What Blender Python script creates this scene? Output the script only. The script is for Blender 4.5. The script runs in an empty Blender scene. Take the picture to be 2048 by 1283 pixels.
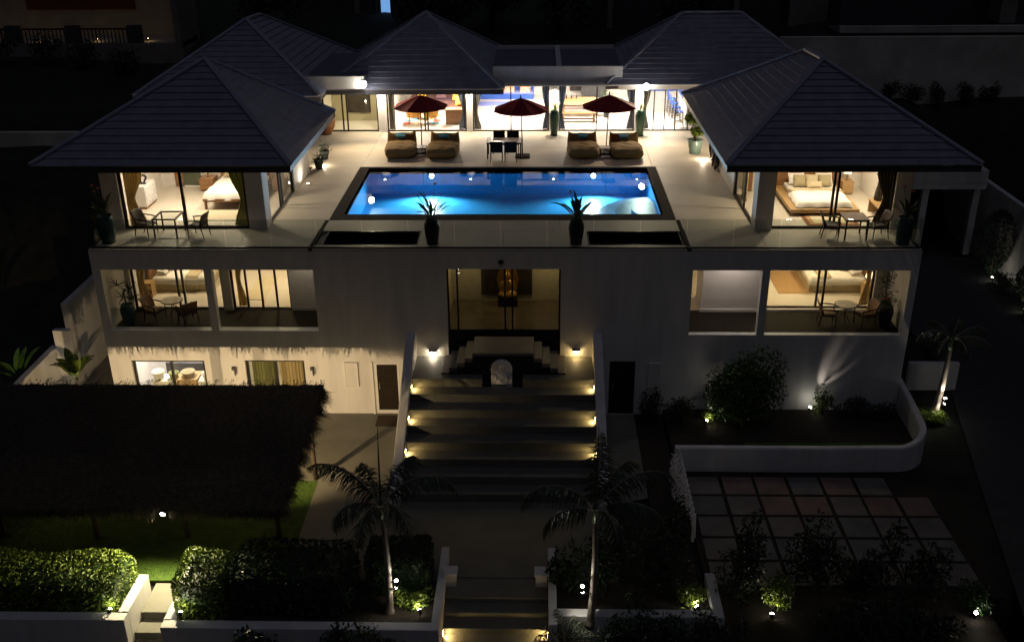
import bpy, math, random
import numpy as np
from mathutils import Vector, Matrix
R = math.radians
rng = np.random.default_rng(7)
random.seed(7)
SC = bpy.context.scene
COL = SC.collection
# ------------------------------------------------------------------ camera
cam_d = bpy.data.cameras.new('camera'); cam = bpy.data.objects.new('camera', cam_d); COL.objects.link(cam)
_p, _w, _r = R(24.518), R(1.6202), R(0.5376)
_fw = Vector((-math.sin(_w)*math.cos(_p), math.cos(_w)*math.cos(_p), -math.sin(_p)))
_rt0 = Vector((math.cos(_w), math.sin(_w), 0)); _dn0 = _fw.cross(_rt0)
_rt = _rt0*math.cos(_r) + _dn0*math.sin(_r); _dn = -_rt0*math.sin(_r) + _dn0*math.cos(_r)
_m = Matrix((( _rt.x, -_dn.x, -_fw.x, 1.2459), (_rt.y, -_dn.y, -_fw.y, -31.4719), (_rt.z, -_dn.z, -_fw.z, 11.7480), (0, 0, 0, 1)))
cam.matrix_world = _m
cam_d.sensor_width = 36; cam_d.lens = 35.175; cam_d.clip_end = 600
SC.camera = cam
# ------------------------------------------------------------------ night sky, moon-weak sun, exposure
W = bpy.data.worlds.new('World'); SC.world = W; W.use_nodes = True
_nt = W.node_tree; _bg = _nt.nodes['Background']
_sky = _nt.nodes.new('ShaderNodeTexSky'); _sky.sky_type = 'NISHITA'; _sky.sun_disc = False
_sky.sun_elevation = R(-3.0); _sky.sun_rotation = R(20)
_nt.links.new(_sky.outputs[0], _bg.inputs[0]); _bg.inputs[1].default_value = 0.22
_sd = bpy.data.lights.new('moonlight', 'SUN'); _sd.energy = 0.085; _sd.angle = R(40); _sd.color = (0.72, 0.74, 1)
_so = bpy.data.objects.new('moonlight', _sd); COL.objects.link(_so); _so.rotation_euler = (R(22), 0, R(15))
SC.view_settings.view_transform = 'Standard'; SC.view_settings.look = 'None'
SC.view_settings.exposure = 0.0; SC.view_settings.gamma = 1.0; SC.view_settings.use_curve_mapping = False
SC.cycles.use_denoising = True
SC.cycles.max_bounces = 8; SC.cycles.diffuse_bounces = 4; SC.cycles.glossy_bounces = 3
SC.cycles.transparent_max_bounces = 14; SC.cycles.sample_clamp_indirect = 4.0
SC.cycles.use_light_tree = True

# ------------------------------------------------------------------ materials
MATS = {}
def mat(key, col, rough=0.6, var=0.12, scale=6.0, bump=0.0, bscale=None, metal=0.0, spec=0.5, col2=None, emit=None, estr=0.0, trans=0.0, kind='noise', stretch=None, detail=5.0):
    m = bpy.data.materials.new(key); m.use_nodes = True; nt = m.node_tree; b = nt.nodes['Principled BSDF']
    tc = nt.nodes.new('ShaderNodeTexCoord'); mp = nt.nodes.new('ShaderNodeMapping')
    geo = nt.nodes.new('ShaderNodeNewGeometry')
    nt.links.new(geo.outputs['Position'], mp.inputs[0])
    if stretch: mp.inputs['Scale'].default_value = stretch
    if kind == 'wave':
        n = nt.nodes.new('ShaderNodeTexWave'); n.inputs['Scale'].default_value = scale; n.inputs['Distortion'].default_value = 4.0; n.inputs['Detail'].default_value = 3
        fac = n.outputs['Fac']
    else:
        n = nt.nodes.new('ShaderNodeTexNoise'); n.inputs['Scale'].default_value = scale; n.inputs['Detail'].default_value = detail
        fac = n.outputs['Fac']
    nt.links.new(mp.outputs[0], n.inputs['Vector'])
    r = nt.nodes.new('ShaderNodeValToRGB')
    c = np.array(col[:3]); c2 = np.array(col2) if col2 is not None else c*(1+var)
    c1 = c if col2 is not None else c*(1-var)
    r.color_ramp.elements[0].position = 0.3; r.color_ramp.elements[1].position = 0.7
    r.color_ramp.elements[0].color = (*np.clip(c1, 0, 1), 1); r.color_ramp.elements[1].color = (*np.clip(c2, 0, 1), 1)
    nt.links.new(fac, r.inputs[0]); nt.links.new(r.outputs[0], b.inputs['Base Color'])
    b.inputs['Roughness'].default_value = rough; b.inputs['Metallic'].default_value = metal
    b.inputs['Specular IOR Level'].default_value = spec
    if bump:
        n2 = nt.nodes.new('ShaderNodeTexNoise'); n2.inputs['Scale'].default_value = bscale or scale*6; n2.inputs['Detail'].default_value = 4
        nt.links.new(mp.outputs[0], n2.inputs['Vector'])
        bp = nt.nodes.new('ShaderNodeBump'); bp.inputs['Strength'].default_value = bump; bp.inputs['Distance'].default_value = 0.02
        nt.links.new(n2.outputs['Fac'], bp.inputs['Height']); nt.links.new(bp.outputs[0], b.inputs['Normal'])
    if emit:
        b.inputs['Emission Color'].default_value = (*emit, 1); b.inputs['Emission Strength'].default_value = estr
    MATS[key] = m
    return m
def glass(key, tint=(0.93, 0.96, 0.95), refl=1.0, rough=0.0):
    m = bpy.data.materials.new(key); m.use_nodes = True; nt = m.node_tree; nt.nodes.clear()
    o = nt.nodes.new('ShaderNodeOutputMaterial'); mx = nt.nodes.new('ShaderNodeMixShader')
    t = nt.nodes.new('ShaderNodeBsdfTransparent'); g = nt.nodes.new('ShaderNodeBsdfGlossy'); f = nt.nodes.new('ShaderNodeFresnel')
    f.inputs[0].default_value = 1.45; t.inputs[0].default_value = (*tint, 1); g.inputs['Roughness'].default_value = rough
    ge = nt.nodes.new('ShaderNodeNewGeometry'); iv = nt.nodes.new('ShaderNodeMath'); iv.operation = 'SUBTRACT'; iv.inputs[0].default_value = 1.0
    mu = nt.nodes.new('ShaderNodeMath'); mu.operation = 'MULTIPLY'; nt.links.new(ge.outputs['Backfacing'], iv.inputs[1]); nt.links.new(iv.outputs[0], mu.inputs[0]); nt.links.new(f.outputs[0], mu.inputs[1])
    nt.links.new(mu.outputs[0], mx.inputs[0]); nt.links.new(t.outputs[0], mx.inputs[1]); nt.links.new(g.outputs[0], mx.inputs[2]); nt.links.new(mx.outputs[0], o.inputs[0])
    MATS[key] = m
    return m, nt, f, g
mat('plaster', (0.69, 0.68, 0.67), 0.75, 0.10, 1.1, 0.10, 30, stretch=(2.2, 2.2, .28), detail=8)
mat('white_wall', (0.78, 0.75, 0.70), 0.7, 0.03, 2)
mat('white_paint', (0.80, 0.79, 0.77), 0.5, 0.03, 3)
mat('deck', (0.58, 0.52, 0.42), 0.55, 0.10, 0.7, 0.05, 25)
mat('floor_tile', (0.74, 0.68, 0.58), 0.22, 0.04, 1.0)
mat('floor_back', (0.74, 0.70, 0.66), 0.3, 0.04, 1.0)
mat('dark_wood', (0.026, 0.019, 0.013), 0.7, 0.3, 3, 0.1, stretch=(1, 12, 12), spec=0.15)
mat('wood', (0.24, 0.12, 0.050), 0.45, 0.25, 3, 0.05, stretch=(2, 10, 10))
mat('light_wood', (0.42, 0.27, 0.12), 0.45, 0.2, 3, 0.05, stretch=(2, 9, 9))
mat('rattan', (0.060, 0.032, 0.018), 0.55, 0.35, 60, 0.4, 120)
mat('rattan_tan', (0.22, 0.12, 0.06), 0.55, 0.35, 60, 0.4, 120)
mat('frame', (0.020, 0.016, 0.013), 0.4, 0.15, 5)
mat('roof', (0.25, 0.25, 0.32), 0.55, 0.16, 2.2, 0.25, 40)
mat('roof_trim', (0.33, 0.33, 0.41), 0.55, 0.10, 3, 0.1)
mat('fascia', (0.060, 0.058, 0.060), 0.6, 0.1, 3)
mat('soffit', (0.55, 0.52, 0.46), 0.7, 0.04, 3)
mat('flat_roof', (0.14, 0.14, 0.18), 0.7, 0.12, 1.5, 0.1)
mat('coping', (0.050, 0.045, 0.040), 0.9, 0.25, 4, 0.1, spec=0.08)
mat('pool_tile', (0.065, 0.48, 0.90), 0.3, 0.12, 9)
mat('pool_step', (0.16, 0.60, 0.92), 0.3, 0.10, 9)  # lighter than the basin tile: shading of the step arcs put into colour
mat('black_granite', (0.012, 0.012, 0.013), 0.25, 0.3, 12)
mat('step_stone', (0.14, 0.14, 0.12), 0.6, 0.12, 2.5, 0.12, 40)
mat('step_marble', (0.17, 0.15, 0.135), 0.45, 0.15, 2)
mat('concrete', (0.17, 0.165, 0.135), 0.8, 0.16, 1.1, 0.15, 30)
mat('paver', (0.17, 0.15, 0.135), 0.8, 0.22, 1.6, 0.2, 40)
mat('paver_red', (0.215, 0.145, 0.12), 0.8, 0.22, 1.6, 0.2, 40)
mat('paver_grey', (0.145, 0.145, 0.135), 0.8, 0.22, 1.6, 0.2, 40)
mat('asphalt', (0.05, 0.05, 0.05), 0.85, 0.2, 4, 0.3, 80)
mat('soil', (0.030, 0.022, 0.014), 0.95, 0.4, 8, 0.5, 40)
mat('terrain', (0.018, 0.020, 0.012), 0.95, 0.5, 1.2, 0.5, 8)
mat('lawn', (0.050, 0.100, 0.008), 0.9, 0.3, 3.0, 0.6, 90)
mat('grass_blade', (0.055, 0.110, 0.008), 0.7, 0.35, 14)
mat('thatch', (0.052, 0.045, 0.038), 0.95, 0.45, 14, 0.8, 60, stretch=(1, .15, 1))
mat('thatch_straw', (0.075, 0.060, 0.044), 0.9, 0.5, 9)
mat('leaf', (0.045, 0.105, 0.020), 0.45, 0.45, 5)
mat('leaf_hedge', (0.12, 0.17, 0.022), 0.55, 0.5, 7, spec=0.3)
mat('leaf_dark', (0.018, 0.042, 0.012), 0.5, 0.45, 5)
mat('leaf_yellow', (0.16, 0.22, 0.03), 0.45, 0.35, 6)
mat('palm_leaf', (0.030, 0.048, 0.018), 0.5, 0.4, 4)
mat('palm_trunk', (0.24, 0.20, 0.16), 0.75, 0.25, 3, 0.4, 20)
mat('bark', (0.07, 0.05, 0.035), 0.85, 0.3, 8, 0.5)
mat('flower_red', (0.45, 0.045, 0.02), 0.5, 0.3, 9)
mat('flower_orange', (0.6, 0.12, 0.05), 0.5, 0.3, 9)
mat('pot_teal', (0.035, 0.085, 0.090), 0.22, 0.25, 6)
mat('pot_green', (0.030, 0.090, 0.060), 0.18, 0.3, 7)
mat('pot_jade', (0.16, 0.24, 0.21), 0.2, 0.15, 6)
mat('pot_dark', (0.016, 0.024, 0.026), 0.3, 0.3, 7)
mat('copper', (0.33, 0.13, 0.05), 0.45, 0.25, 6)
mat('cushion_brown', (0.25, 0.165, 0.06), 0.9, 0.15, 20, 0.4, 90)
mat('towel', (0.045, 0.20, 0.32), 0.95, 0.15, 40, 0.4, 150)
mat('canvas_red', (0.30, 0.014, 0.020), 0.85, 0.10, 10, 0.1, 80)
mat('canvas_shade', (0.20, 0.011, 0.018), 0.85, 0.10, 10, 0.1, 80)
mat('metal_dark', (0.03, 0.028, 0.027), 0.4, 0.15, 8, metal=0.6)
mat('metal_pole', (0.10, 0.065, 0.04), 0.45, 0.2, 8)
mat('steel', (0.5, 0.5, 0.5), 0.35, 0.1, 8, metal=0.9)
mat('sling', (0.012, 0.012, 0.012), 0.9, 0.2, 60, spec=0.1)
mat('bed_white', (0.80, 0.77, 0.71), 0.85, 0.02, 3, 0.15, 9)
mat('bed_beige', (0.50, 0.42, 0.27), 0.85, 0.06, 12, 0.1, 60)
mat('cushion_olive', (0.33, 0.28, 0.16), 0.9, 0.1, 25, 0.2, 90)
mat('cushion_yellow', (0.78, 0.40, 0.05), 0.85, 0.12, 12, 0.1, 60)
mat('cushion_print', (0.75, 0.70, 0.62), 0.85, 0.1, 14, col2=(0.65, 0.16, 0.06), detail=2)
mat('curtain', (0.62, 0.50, 0.28), 0.9, 0.12, 10, stretch=(8, 8, .4))
mat('curtain_dark', (0.090, 0.070, 0.040), 0.9, 0.15, 10, stretch=(8, 8, .4))
mat('curtain_green', (0.34, 0.34, 0.15), 0.9, 0.15, 10, stretch=(8, 8, .4))
mat('curtain_grey', (0.23, 0.21, 0.18), 0.9, 0.15, 12, stretch=(8, 8, .4))
mat('curtain_blue', (0.17, 0.19, 0.25), 0.9, 0.15, 12, stretch=(8, 8, .4))
mat('blue_paint', (0.035, 0.11, 0.50), 0.45, 0.06, 4)
mat('blue_mat', (0.22, 0.28, 0.72), 0.8, 0.05, 12)
mat('sofa_brown', (0.13, 0.060, 0.040), 0.85, 0.12, 14, 0.2, 60)
mat('sofa_purple', (0.15, 0.075, 0.085), 0.85, 0.12, 14, 0.2, 60)
mat('chair_ochre', (0.62, 0.30, 0.06), 0.8, 0.12, 10)
mat('panel_green', (0.085, 0.095, 0.060), 0.5, 0.1, 3)
mat('art_dark', (0.035, 0.026, 0.018), 0.6, 0.5, 5)
mat('art_red', (0.50, 0.05, 0.02), 0.6, 0.5, 4, col2=(0.8, 0.6, 0.5))
mat('gold', (0.55, 0.33, 0.06), 0.3, 0.2, 6, metal=0.85)
mat('stone_white', (0.80, 0.79, 0.78), 0.8, 0.08, 8, 0.3, 30)
mat('wallpaper', (0.46, 0.42, 0.30), 0.7, 0.18, 6, 0.3, 50, stretch=(1, 1, 7))
mat('hall_floor', (0.10, 0.078, 0.05), 0.25, 0.2, 2)
mat('rug_cream', (0.62, 0.55, 0.38), 0.95, 0.08, 20, 0.4, 120)
mat('rug_brown', (0.22, 0.085, 0.035), 0.95, 0.12, 20, 0.4, 120)
mat('rug_tan', (0.44, 0.27, 0.12), 0.95, 0.15, 20, 0.4, 120)
mat('rug_red', (0.55, 0.07, 0.04), 0.95, 0.12, 20)
mat('rug_teal', (0.05, 0.20, 0.24), 0.95, 0.12, 20)
mat('rug_grey', (0.20, 0.22, 0.25), 0.95, 0.12, 20)
mat('lamp_shade', (0.85, 0.75, 0.6), 0.8, 0.02, 5, emit=(1, 0.8, 0.5), estr=2.2)
mat('lamp_on', (1, 0.95, 0.85), 0.5, 0, 5, emit=(1.0, 0.93, 0.80), estr=60)
mat('lamp_flood', (1, 1, 1), 0.5, 0, 5, emit=(1.0, 0.98, 0.92), estr=70)
mat('lamp_warm', (1, 0.8, 0.5), 0.5, 0, 5, emit=(1.0, 0.72, 0.32), estr=30)
mat('lamp_pool', (1, 1, 1), 0.5, 0, 5, emit=(0.85, 0.95, 1.0), estr=60)
mat('lamp_ceiling', (1, 0.95, 0.85), 0.5, 0, 5, emit=(1.0, 0.9, 0.75), estr=8)
mat('stripes', (0.55, 0.05, 0.05), 0.7, 0.2, 3, col2=(0.75, 0.55, 0.15), stretch=(7, .1, .1), detail=1)
mat('plastic_cream', (0.70, 0.66, 0.52), 0.5, 0.06, 6)
mat('metal_mesh', (0.08, 0.08, 0.085), 0.5, 0.2, 20)
mat('neighbor_wall', (0.26, 0.23, 0.205), 0.85, 0.15, 1.2)
mat('neighbor_red', (0.09, 0.018, 0.014), 0.85, 0.2, 1.2)
mat('neighbor_dark', (0.07, 0.07, 0.078), 0.85, 0.2, 1.2)
mat('back_wall', (0.62, 0.60, 0.52), 0.85, 0.25, 0.6, 0.1, 20)
mat('root_wood', (0.045, 0.034, 0.024), 0.8, 0.5, 12, 0.6, 50)
mat('doormat', (0.055, 0.035, 0.022), 0.95, 0.25, 50)
mat('curtain_lit', (0.35, 0.55, 0.8), 0.8, 0.35, 14, stretch=(8, 8, .4), emit=(0.25, 0.5, 0.9), estr=0.55)
mat('glow_amber', (0.9, 0.5, 0.12), 0.6, 0.1, 5, emit=(1.0, 0.55, 0.12), estr=0.35)
for _k in ('curtain', 'curtain_green', 'curtain_grey', 'curtain_blue', 'curtain_dark'):
    _t = MATS[_k].node_tree; _b = _t.nodes['Principled BSDF']; _o = _t.nodes['Material Output']; _x = _t.nodes.new('ShaderNodeMixShader'); _l = _t.nodes.new('ShaderNodeBsdfTranslucent')
    _x.inputs[0].default_value = 0.4; _t.links.new(_b.inputs['Base Color'].links[0].from_socket, _l.inputs[0]); _t.links.new(_b.outputs[0], _x.inputs[1]); _t.links.new(_l.outputs[0], _x.inputs[2]); _t.links.new(_x.outputs[0], _o.inputs[0])
glass('glass')
glass('glass_rail', (0.86, 0.89, 0.87))
_m, _n, _f, _g = glass('water', (0.68, 0.90, 1.0), rough=0.0)
_f.inputs[0].default_value = 1.40
_tn = _n.nodes.new('ShaderNodeTexNoise'); _tn.inputs['Scale'].default_value = 1.6; _tn.inputs['Detail'].default_value = 2
_bp = _n.nodes.new('ShaderNodeBump'); _bp.inputs['Strength'].default_value = 0.035; _bp.inputs['Distance'].default_value = 0.03
_ge = _n.nodes.new('ShaderNodeNewGeometry'); _n.links.new(_ge.outputs['Position'], _tn.inputs['Vector'])
_n.links.new(_tn.outputs['Fac'], _bp.inputs['Height']); _n.links.new(_bp.outputs[0], _g.inputs['Normal']); _n.links.new(_bp.outputs[0], _f.inputs['Normal'])

# ------------------------------------------------------------------ helpers
ORG = {}
def org(o): return ORG.get(o.name, Vector((0, 0, 0))) if o else Vector((0, 0, 0))
def tag(o, label=None, cat=None, group=None, kind=None):
    if label: o['label'] = label
    if cat: o['category'] = cat
    if group: o['group'] = group
    if kind: o['kind'] = kind
    return o
def thing(name, label, cat, loc=(0, 0, 0), group=None):
    o = bpy.data.objects.new(name, None); COL.objects.link(o); o.location = loc; o.empty_display_size = 0.2
    ORG[o.name] = Vector(loc)
    return tag(o, label, cat, group)
class MB:
    def __init__(s): s.v = []; s.f = []
    def add(s, vs, fs):
        n = len(s.v); s.v += [tuple(map(float, q)) for q in vs]; s.f += [tuple(i+n for i in q) for q in fs]; return s
    def box(s, x0, x1, y0, y1, z0, z1):
        return s.add([(x0,y0,z0),(x1,y0,z0),(x1,y1,z0),(x0,y1,z0),(x0,y0,z1),(x1,y0,z1),(x1,y1,z1),(x0,y1,z1)],
                     [(0,3,2,1),(4,5,6,7),(0,1,5,4),(1,2,6,5),(2,3,7,6),(3,0,4,7)])
    def cbox(s, c, d): return s.box(c[0]-d[0]/2, c[0]+d[0]/2, c[1]-d[1]/2, c[1]+d[1]/2, c[2]-d[2]/2, c[2]+d[2]/2)
    def quad(s, a, b, c, d): return s.add([a, b, c, d], [(0, 1, 2, 3)])
    def prism(s, pts, off):          # polygon pts (3d, ccw), extruded by off
        n = len(pts); o = Vector(off)
        vs = [Vector(q) for q in pts]; vs += [q+o for q in vs]
        return s.add(vs, [tuple(range(n-1, -1, -1)), tuple(range(n, 2*n))] + [(i, (i+1) % n, n+(i+1) % n, n+i) for i in range(n)])
    def bar(s, a, b, w, h=None):     # square bar between two points
        a, b = Vector(a), Vector(b); d = (b-a).normalized(); h = h or w
        u = d.cross(Vector((0, 0, 1)));  u = Vector((1, 0, 0)) if u.length < 1e-4 else u.normalized(); t = u.cross(d)
        vs = [p+u*i*w/2+t*j*h/2 for p in (a, b) for i, j in ((-1,-1),(1,-1),(1,1),(-1,1))]
        return s.add(vs, [(0,1,2,3),(7,6,5,4),(0,4,5,1),(1,5,6,2),(2,6,7,3),(3,7,4,0)])
    def tube(s, path, rad, n=8, cap=True):
        path = [Vector(q) for q in path]; rr = rad if hasattr(rad, '__len__') else [rad]*len(path); vs = []; k = len(path)
        ref = Vector((0, 0, 1))
        d0 = (path[-1]-path[0])
        if d0.length > 0 and abs(d0.normalized().z) > 0.9: ref = Vector((0, 1, 0))
        for i, q in enumerate(path):
            d = (path[min(i+1, k-1)]-path[max(i-1, 0)]).normalized(); u = d.cross(ref)
            u = Vector((1, 0, 0)) if u.length < 1e-5 else u.normalized(); t = u.cross(d)
            vs += [q+(u*math.cos(2*math.pi*j/n)+t*math.sin(2*math.pi*j/n))*rr[i] for j in range(n)]
        fs = [(i*n+j, i*n+(j+1) % n, (i+1)*n+(j+1) % n, (i+1)*n+j) for i in range(k-1) for j in range(n)]
        if cap: fs += [tuple(range(n-1, -1, -1)), tuple((k-1)*n+j for j in range(n))]
        return s.add(vs, fs)
    def lathe(s, prof, c=(0, 0, 0), n=24):   # prof [(r,z)]
        vs = [(c[0]+r*math.cos(2*math.pi*j/n), c[1]+r*math.sin(2*math.pi*j/n), c[2]+z) for r, z in prof for j in range(n)]; k = len(prof)
        fs = [(i*n+j, i*n+(j+1) % n, (i+1)*n+(j+1) % n, (i+1)*n+j) for i in range(k-1) for j in range(n)]
        fs += [tuple(range(n-1, -1, -1)), tuple((k-1)*n+j for j in range(n))]
        return s.add(vs, fs)
    def ball(s, c, r, n=12, m=8):
        r = r if hasattr(r, '__len__') else (r, r, r); vs = []; 
        for i in range(m+1):
            a = -math.pi/2+math.pi*i/m
            vs += [(c[0]+r[0]*max(math.cos(a), .01)*math.cos(2*math.pi*j/n), c[1]+r[1]*max(math.cos(a), .01)*math.sin(2*math.pi*j/n), c[2]+r[2]*math.sin(a)) for j in range(n)]
        fs = [(i*n+j, i*n+(j+1) % n, (i+1)*n+(j+1) % n, (i+1)*n+j) for i in range(m) for j in range(n)]
        return s.add(vs, fs + [tuple(range(n-1, -1, -1)), tuple(m*n+j for j in range(n))])
    def grid(s, fn, nu, nv):         # fn(u,v) -> point, open sheet
        vs = [fn(i/nu, j/nv) for j in range(nv+1) for i in range(nu+1)]
        return s.add(vs, [(j*(nu+1)+i, j*(nu+1)+i+1, (j+1)*(nu+1)+i+1, (j+1)*(nu+1)+i) for j in range(nv) for i in range(nu)])
    def pillow(s, c, d, e=2.6, n=12, rot=None):   # soft cushion, d=(w,l,h)
        for sg in (1, -1):
            def fn(u, v):
                x, y = u*2-1, v*2-1
                z = (max(0, 1-abs(x)**e)*max(0, 1-abs(y)**e))**0.45
                k = 1-0.06*(1-abs(x))*abs(y)**4-0.06*(1-abs(y))*abs(x)**4
                q = Vector((x*d[0]/2*k, y*d[1]/2*k, sg*z*d[2]/2))
                if rot: q = rot @ q
                return Vector(c)+q
            a = len(s.f); s.grid(fn, n, n)
            if sg < 0: s.f[a:] = [f[::-1] for f in s.f[a:]]
        return s
    def build(s, name, m, parent=None, smooth=False, bevel=0, world=True, remesh=0, solid=0, subd=0):
        me = bpy.data.meshes.new(name); off = org(parent) if (parent and world) else Vector((0, 0, 0))
        if off.length: vs = (np.array(s.v)-np.array(off)).tolist()
        else: vs = s.v
        me.from_pydata(vs, [], s.f); me.update()
        me.materials.append(MATS[m] if isinstance(m, str) else m)
        if smooth:
            me.polygons.foreach_set('use_smooth', [True]*len(me.polygons))
        o = bpy.data.objects.new(name, me); COL.objects.link(o)
        if parent: o.parent = parent; ORG[o.name] = off
        if remesh: md = o.modifiers.new('r', 'REMESH'); md.mode = 'VOXEL'; md.voxel_size = remesh; md.use_smooth_shade = True
        if solid: md = o.modifiers.new('s', 'SOLIDIFY'); md.thickness = solid
        if bevel: md = o.modifiers.new('b', 'BEVEL'); md.width = bevel; md.segments = 2; md.limit_method = 'ANGLE'
        if subd: md = o.modifiers.new('d', 'SUBSURF'); md.levels = md.render_levels = subd
        return o
def kids(o): return [c for c in bpy.data.objects if c.parent == o]
def copy_tree(o, parent=None):
    c = o.copy(); COL.objects.link(c); c.parent = parent
    for ch in kids(o): copy_tree(ch, c)
    return c
def clone(root, loc, rz=0.0, label=None, sc=1.0):
    c = copy_tree(root); c.location = loc; c.rotation_euler = (0, 0, rz); c.scale = (sc, sc, sc)
    ORG[c.name] = Vector(loc)
    if label: c['label'] = label
    return c
def light(kind, loc, power, color, parent=None, radius=0.05, target=None, spot=60, blend=0.6, size=0.3):
    d = bpy.data.lights.new('bulb', kind); d.energy = power; d.color = color
    o = bpy.data.objects.new('bulb', d); COL.objects.link(o)
    if kind == 'AREA': d.shape = 'DISK'; d.size = size
    else: d.shadow_soft_size = radius
    if kind == 'SPOT': d.spot_size = R(spot); d.spot_blend = blend
    o.location = Vector(loc)-org(parent)
    if target is not None: o.rotation_euler = (Vector(target)-Vector(loc)).to_track_quat('-Z', 'Y').to_euler()
    if parent: o.parent = parent
    return o
WARM = (1.0, 0.74, 0.42); WARMW = (1.0, 0.81, 0.60); COOLW = (1.0, 0.96, 0.90); AMBER = (1.0, 0.66, 0.24)
# ================================================================== THE SETTING
def sst(a, b, t): t = min(1, max(0, (t-a)/(b-a))); return t*t*(3-2*t)
def hgt(x, y):
    up = sst(8, 15, y)*sst(-18.6, -17.4, x) + (.82*sst(6, 16.5, y)+.18*sst(18.4, 21, y))*(1-sst(-18.6, -17.4, x)); upr = sst(20.5, 25, y); k = sst(13, 17, x)
    h = -6.45 + 6.05*(up*(1-k)+upr*k)
    h += max(0, y-27)*0.14
    h -= 1.6*sst(9.4, 10.0, -y)
    if abs(x) > 22 or y > 30: h += 0.35*math.sin(x*.31+y*.17)+0.25*math.sin(x*.13-y*.37)
    return h
xs = sorted(set(list(np.linspace(-170, -24, 16))+list(np.linspace(-24, 26, 60))+list(np.linspace(26, 190, 16))))
ys = sorted(set(list(np.linspace(-60, -13, 8))+list(np.linspace(-13, 30, 60))+list(np.linspace(30, 330, 30))))
b = MB(); b.grid(lambda u, v: (xs[round(u*(len(xs)-1))], ys[round(v*(len(ys)-1))], hgt(xs[round(u*(len(xs)-1))], ys[round(v*(len(ys)-1))])), len(xs)-1, len(ys)-1)
tag(b.build('ground', 'terrain', smooth=True), kind='structure')
def sheet(name, pts, z, m, th=0.05):
    return tag(MB().prism([(x, y, z-th) for x, y in pts], (0, 0, th)).build(name, m), kind='structure')
GZ = -6.3
sheet('forecourt', [(-18, -4.35), (-5.83, -4.35), (-5.79, -9.6), (-1.45, -9.6), (-1.45, -9.1), (1.6, -9.1), (1.6, -9.6), (3.5, -9.6), (3.5, -5.6), (4.71, -5.2), (4.71, 0), (-18, 0)], GZ, 'concrete')
lawn = sheet('lawn', [(-18, -9.35), (-5.80, -9.35), (-5.84, -4.36), (-18, -4.36)], GZ-0.004, 'lawn')
sheet('driveway', [(13.3, -14), (30, -14), (30, 16), (16.6, 16), (17.2, 4), (15.6, -3.2)], GZ-0.06, 'asphalt')
sheet('street', [(-40, -13.2), (40, -13.2), (40, -40), (-40, -40)], -7.40, 'asphalt')
# grass blades under the thatch edge
gx = rng.uniform(-17.5, -5.85, 26000); gy = rng.uniform(-9.3, -4.4, 26000); b = MB()
ga = rng.uniform(0, 6.28, 26000); gh = rng.uniform(.03, .07, 26000); gl = rng.uniform(-.03, .03, (26000, 2))
V = np.zeros((26000, 3, 3)); V[:, 0] = np.c_[gx-.006*np.cos(ga), gy-.006*np.sin(ga), np.full(26000, GZ-.006)]
V[:, 1] = np.c_[gx+.006*np.cos(ga), gy+.006*np.sin(ga), np.full(26000, GZ-.006)]; V[:, 2] = np.c_[gx+gl[:, 0], gy+gl[:, 1], GZ+gh]
b.v = [tuple(q) for q in V.reshape(-1, 3).tolist()]; b.f = [(3*i, 3*i+1, 3*i+2) for i in range(26000)]
g = b.build('grass', 'grass_blade'); tag(g, 'short green lawn grass around the thatched pavilion', 'grass', kind='stuff')
# paved parking court: separate slabs with grass joints
pc = sheet('parking_court', [(5.9, -3.95), (13.25, -3.95), (13.9, -4.6), (13.9, -9.7), (5.9, -9.7)], GZ-0.05, 'soil')
for i in range(7):
    for j in range(5):
        x = 6.1+i*1.06+random.uniform(-.012, .012); y = -4.0-j*1.08
        if i == 6 and j == 0: continue
        MB().box(x, x+.955, y-.97, y, GZ-.049, GZ+.0+0.008*random.random()).build('paver', random.choice(['paver', 'paver_red', 'paver_grey', 'paver_red'] if j < 2 else ['paver', 'paver_grey', 'paver']), pc, bevel=.012)

# ================================================================== THE VILLA
villa = thing('villa', 'white two-storey hillside villa with five hipped grey roofs and lit glass rooms', 'villa', (0, 8, GZ))
def part(name, m, *boxes, bevel=0, parent=None):
    b = MB()
    for q in boxes: b.box(*q)
    return b.build(name, m, parent or villa, bevel=bevel)
def grid_wall(name, m, xc, zc, holes, y0, y1, parent=None):
    """wall in the xz plane with rectangular openings"""
    xc = sorted(set(xc+[h[k] for h in holes for k in (0, 1)])); zc = sorted(set(zc+[h[k] for h in holes for k in (2, 3)]))
    nx, nz = len(xc)-1, len(zc)-1
    def solid(i, j):
        if not (0 <= i < nx and 0 <= j < nz): return False
        cx, cz = (xc[i]+xc[i+1])/2, (zc[j]+zc[j+1])/2
        return not any(h[0] < cx < h[1] and h[2] < cz < h[3] for h in holes)
    b = MB()
    for i in range(nx):
        for j in range(nz):
            if not solid(i, j): continue
            xa, xb, za, zb = xc[i], xc[i+1], zc[j], zc[j+1]
            b.quad((xa,y0,za),(xb,y0,za),(xb,y0,zb),(xa,y0,zb)); b.quad((xb,y1,za),(xa,y1,za),(xa,y1,zb),(xb,y1,zb))
            if not solid(i-1, j): b.quad((xa,y1,za),(xa,y0,za),(xa,y0,zb),(xa,y1,zb))
            if not solid(i+1, j): b.quad((xb,y0,za),(xb,y1,za),(xb,y1,zb),(xb,y0,zb))
            if not solid(i, j-1): b.quad((xa,y1,za),(xb,y1,za),(xb,y0,za),(xa,y0,za))
            if not solid(i, j+1): b.quad((xa,y0,zb),(xb,y0,zb),(xb,y1,zb),(xa,y1,zb))
    return b.build(name, m, parent or villa)
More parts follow.
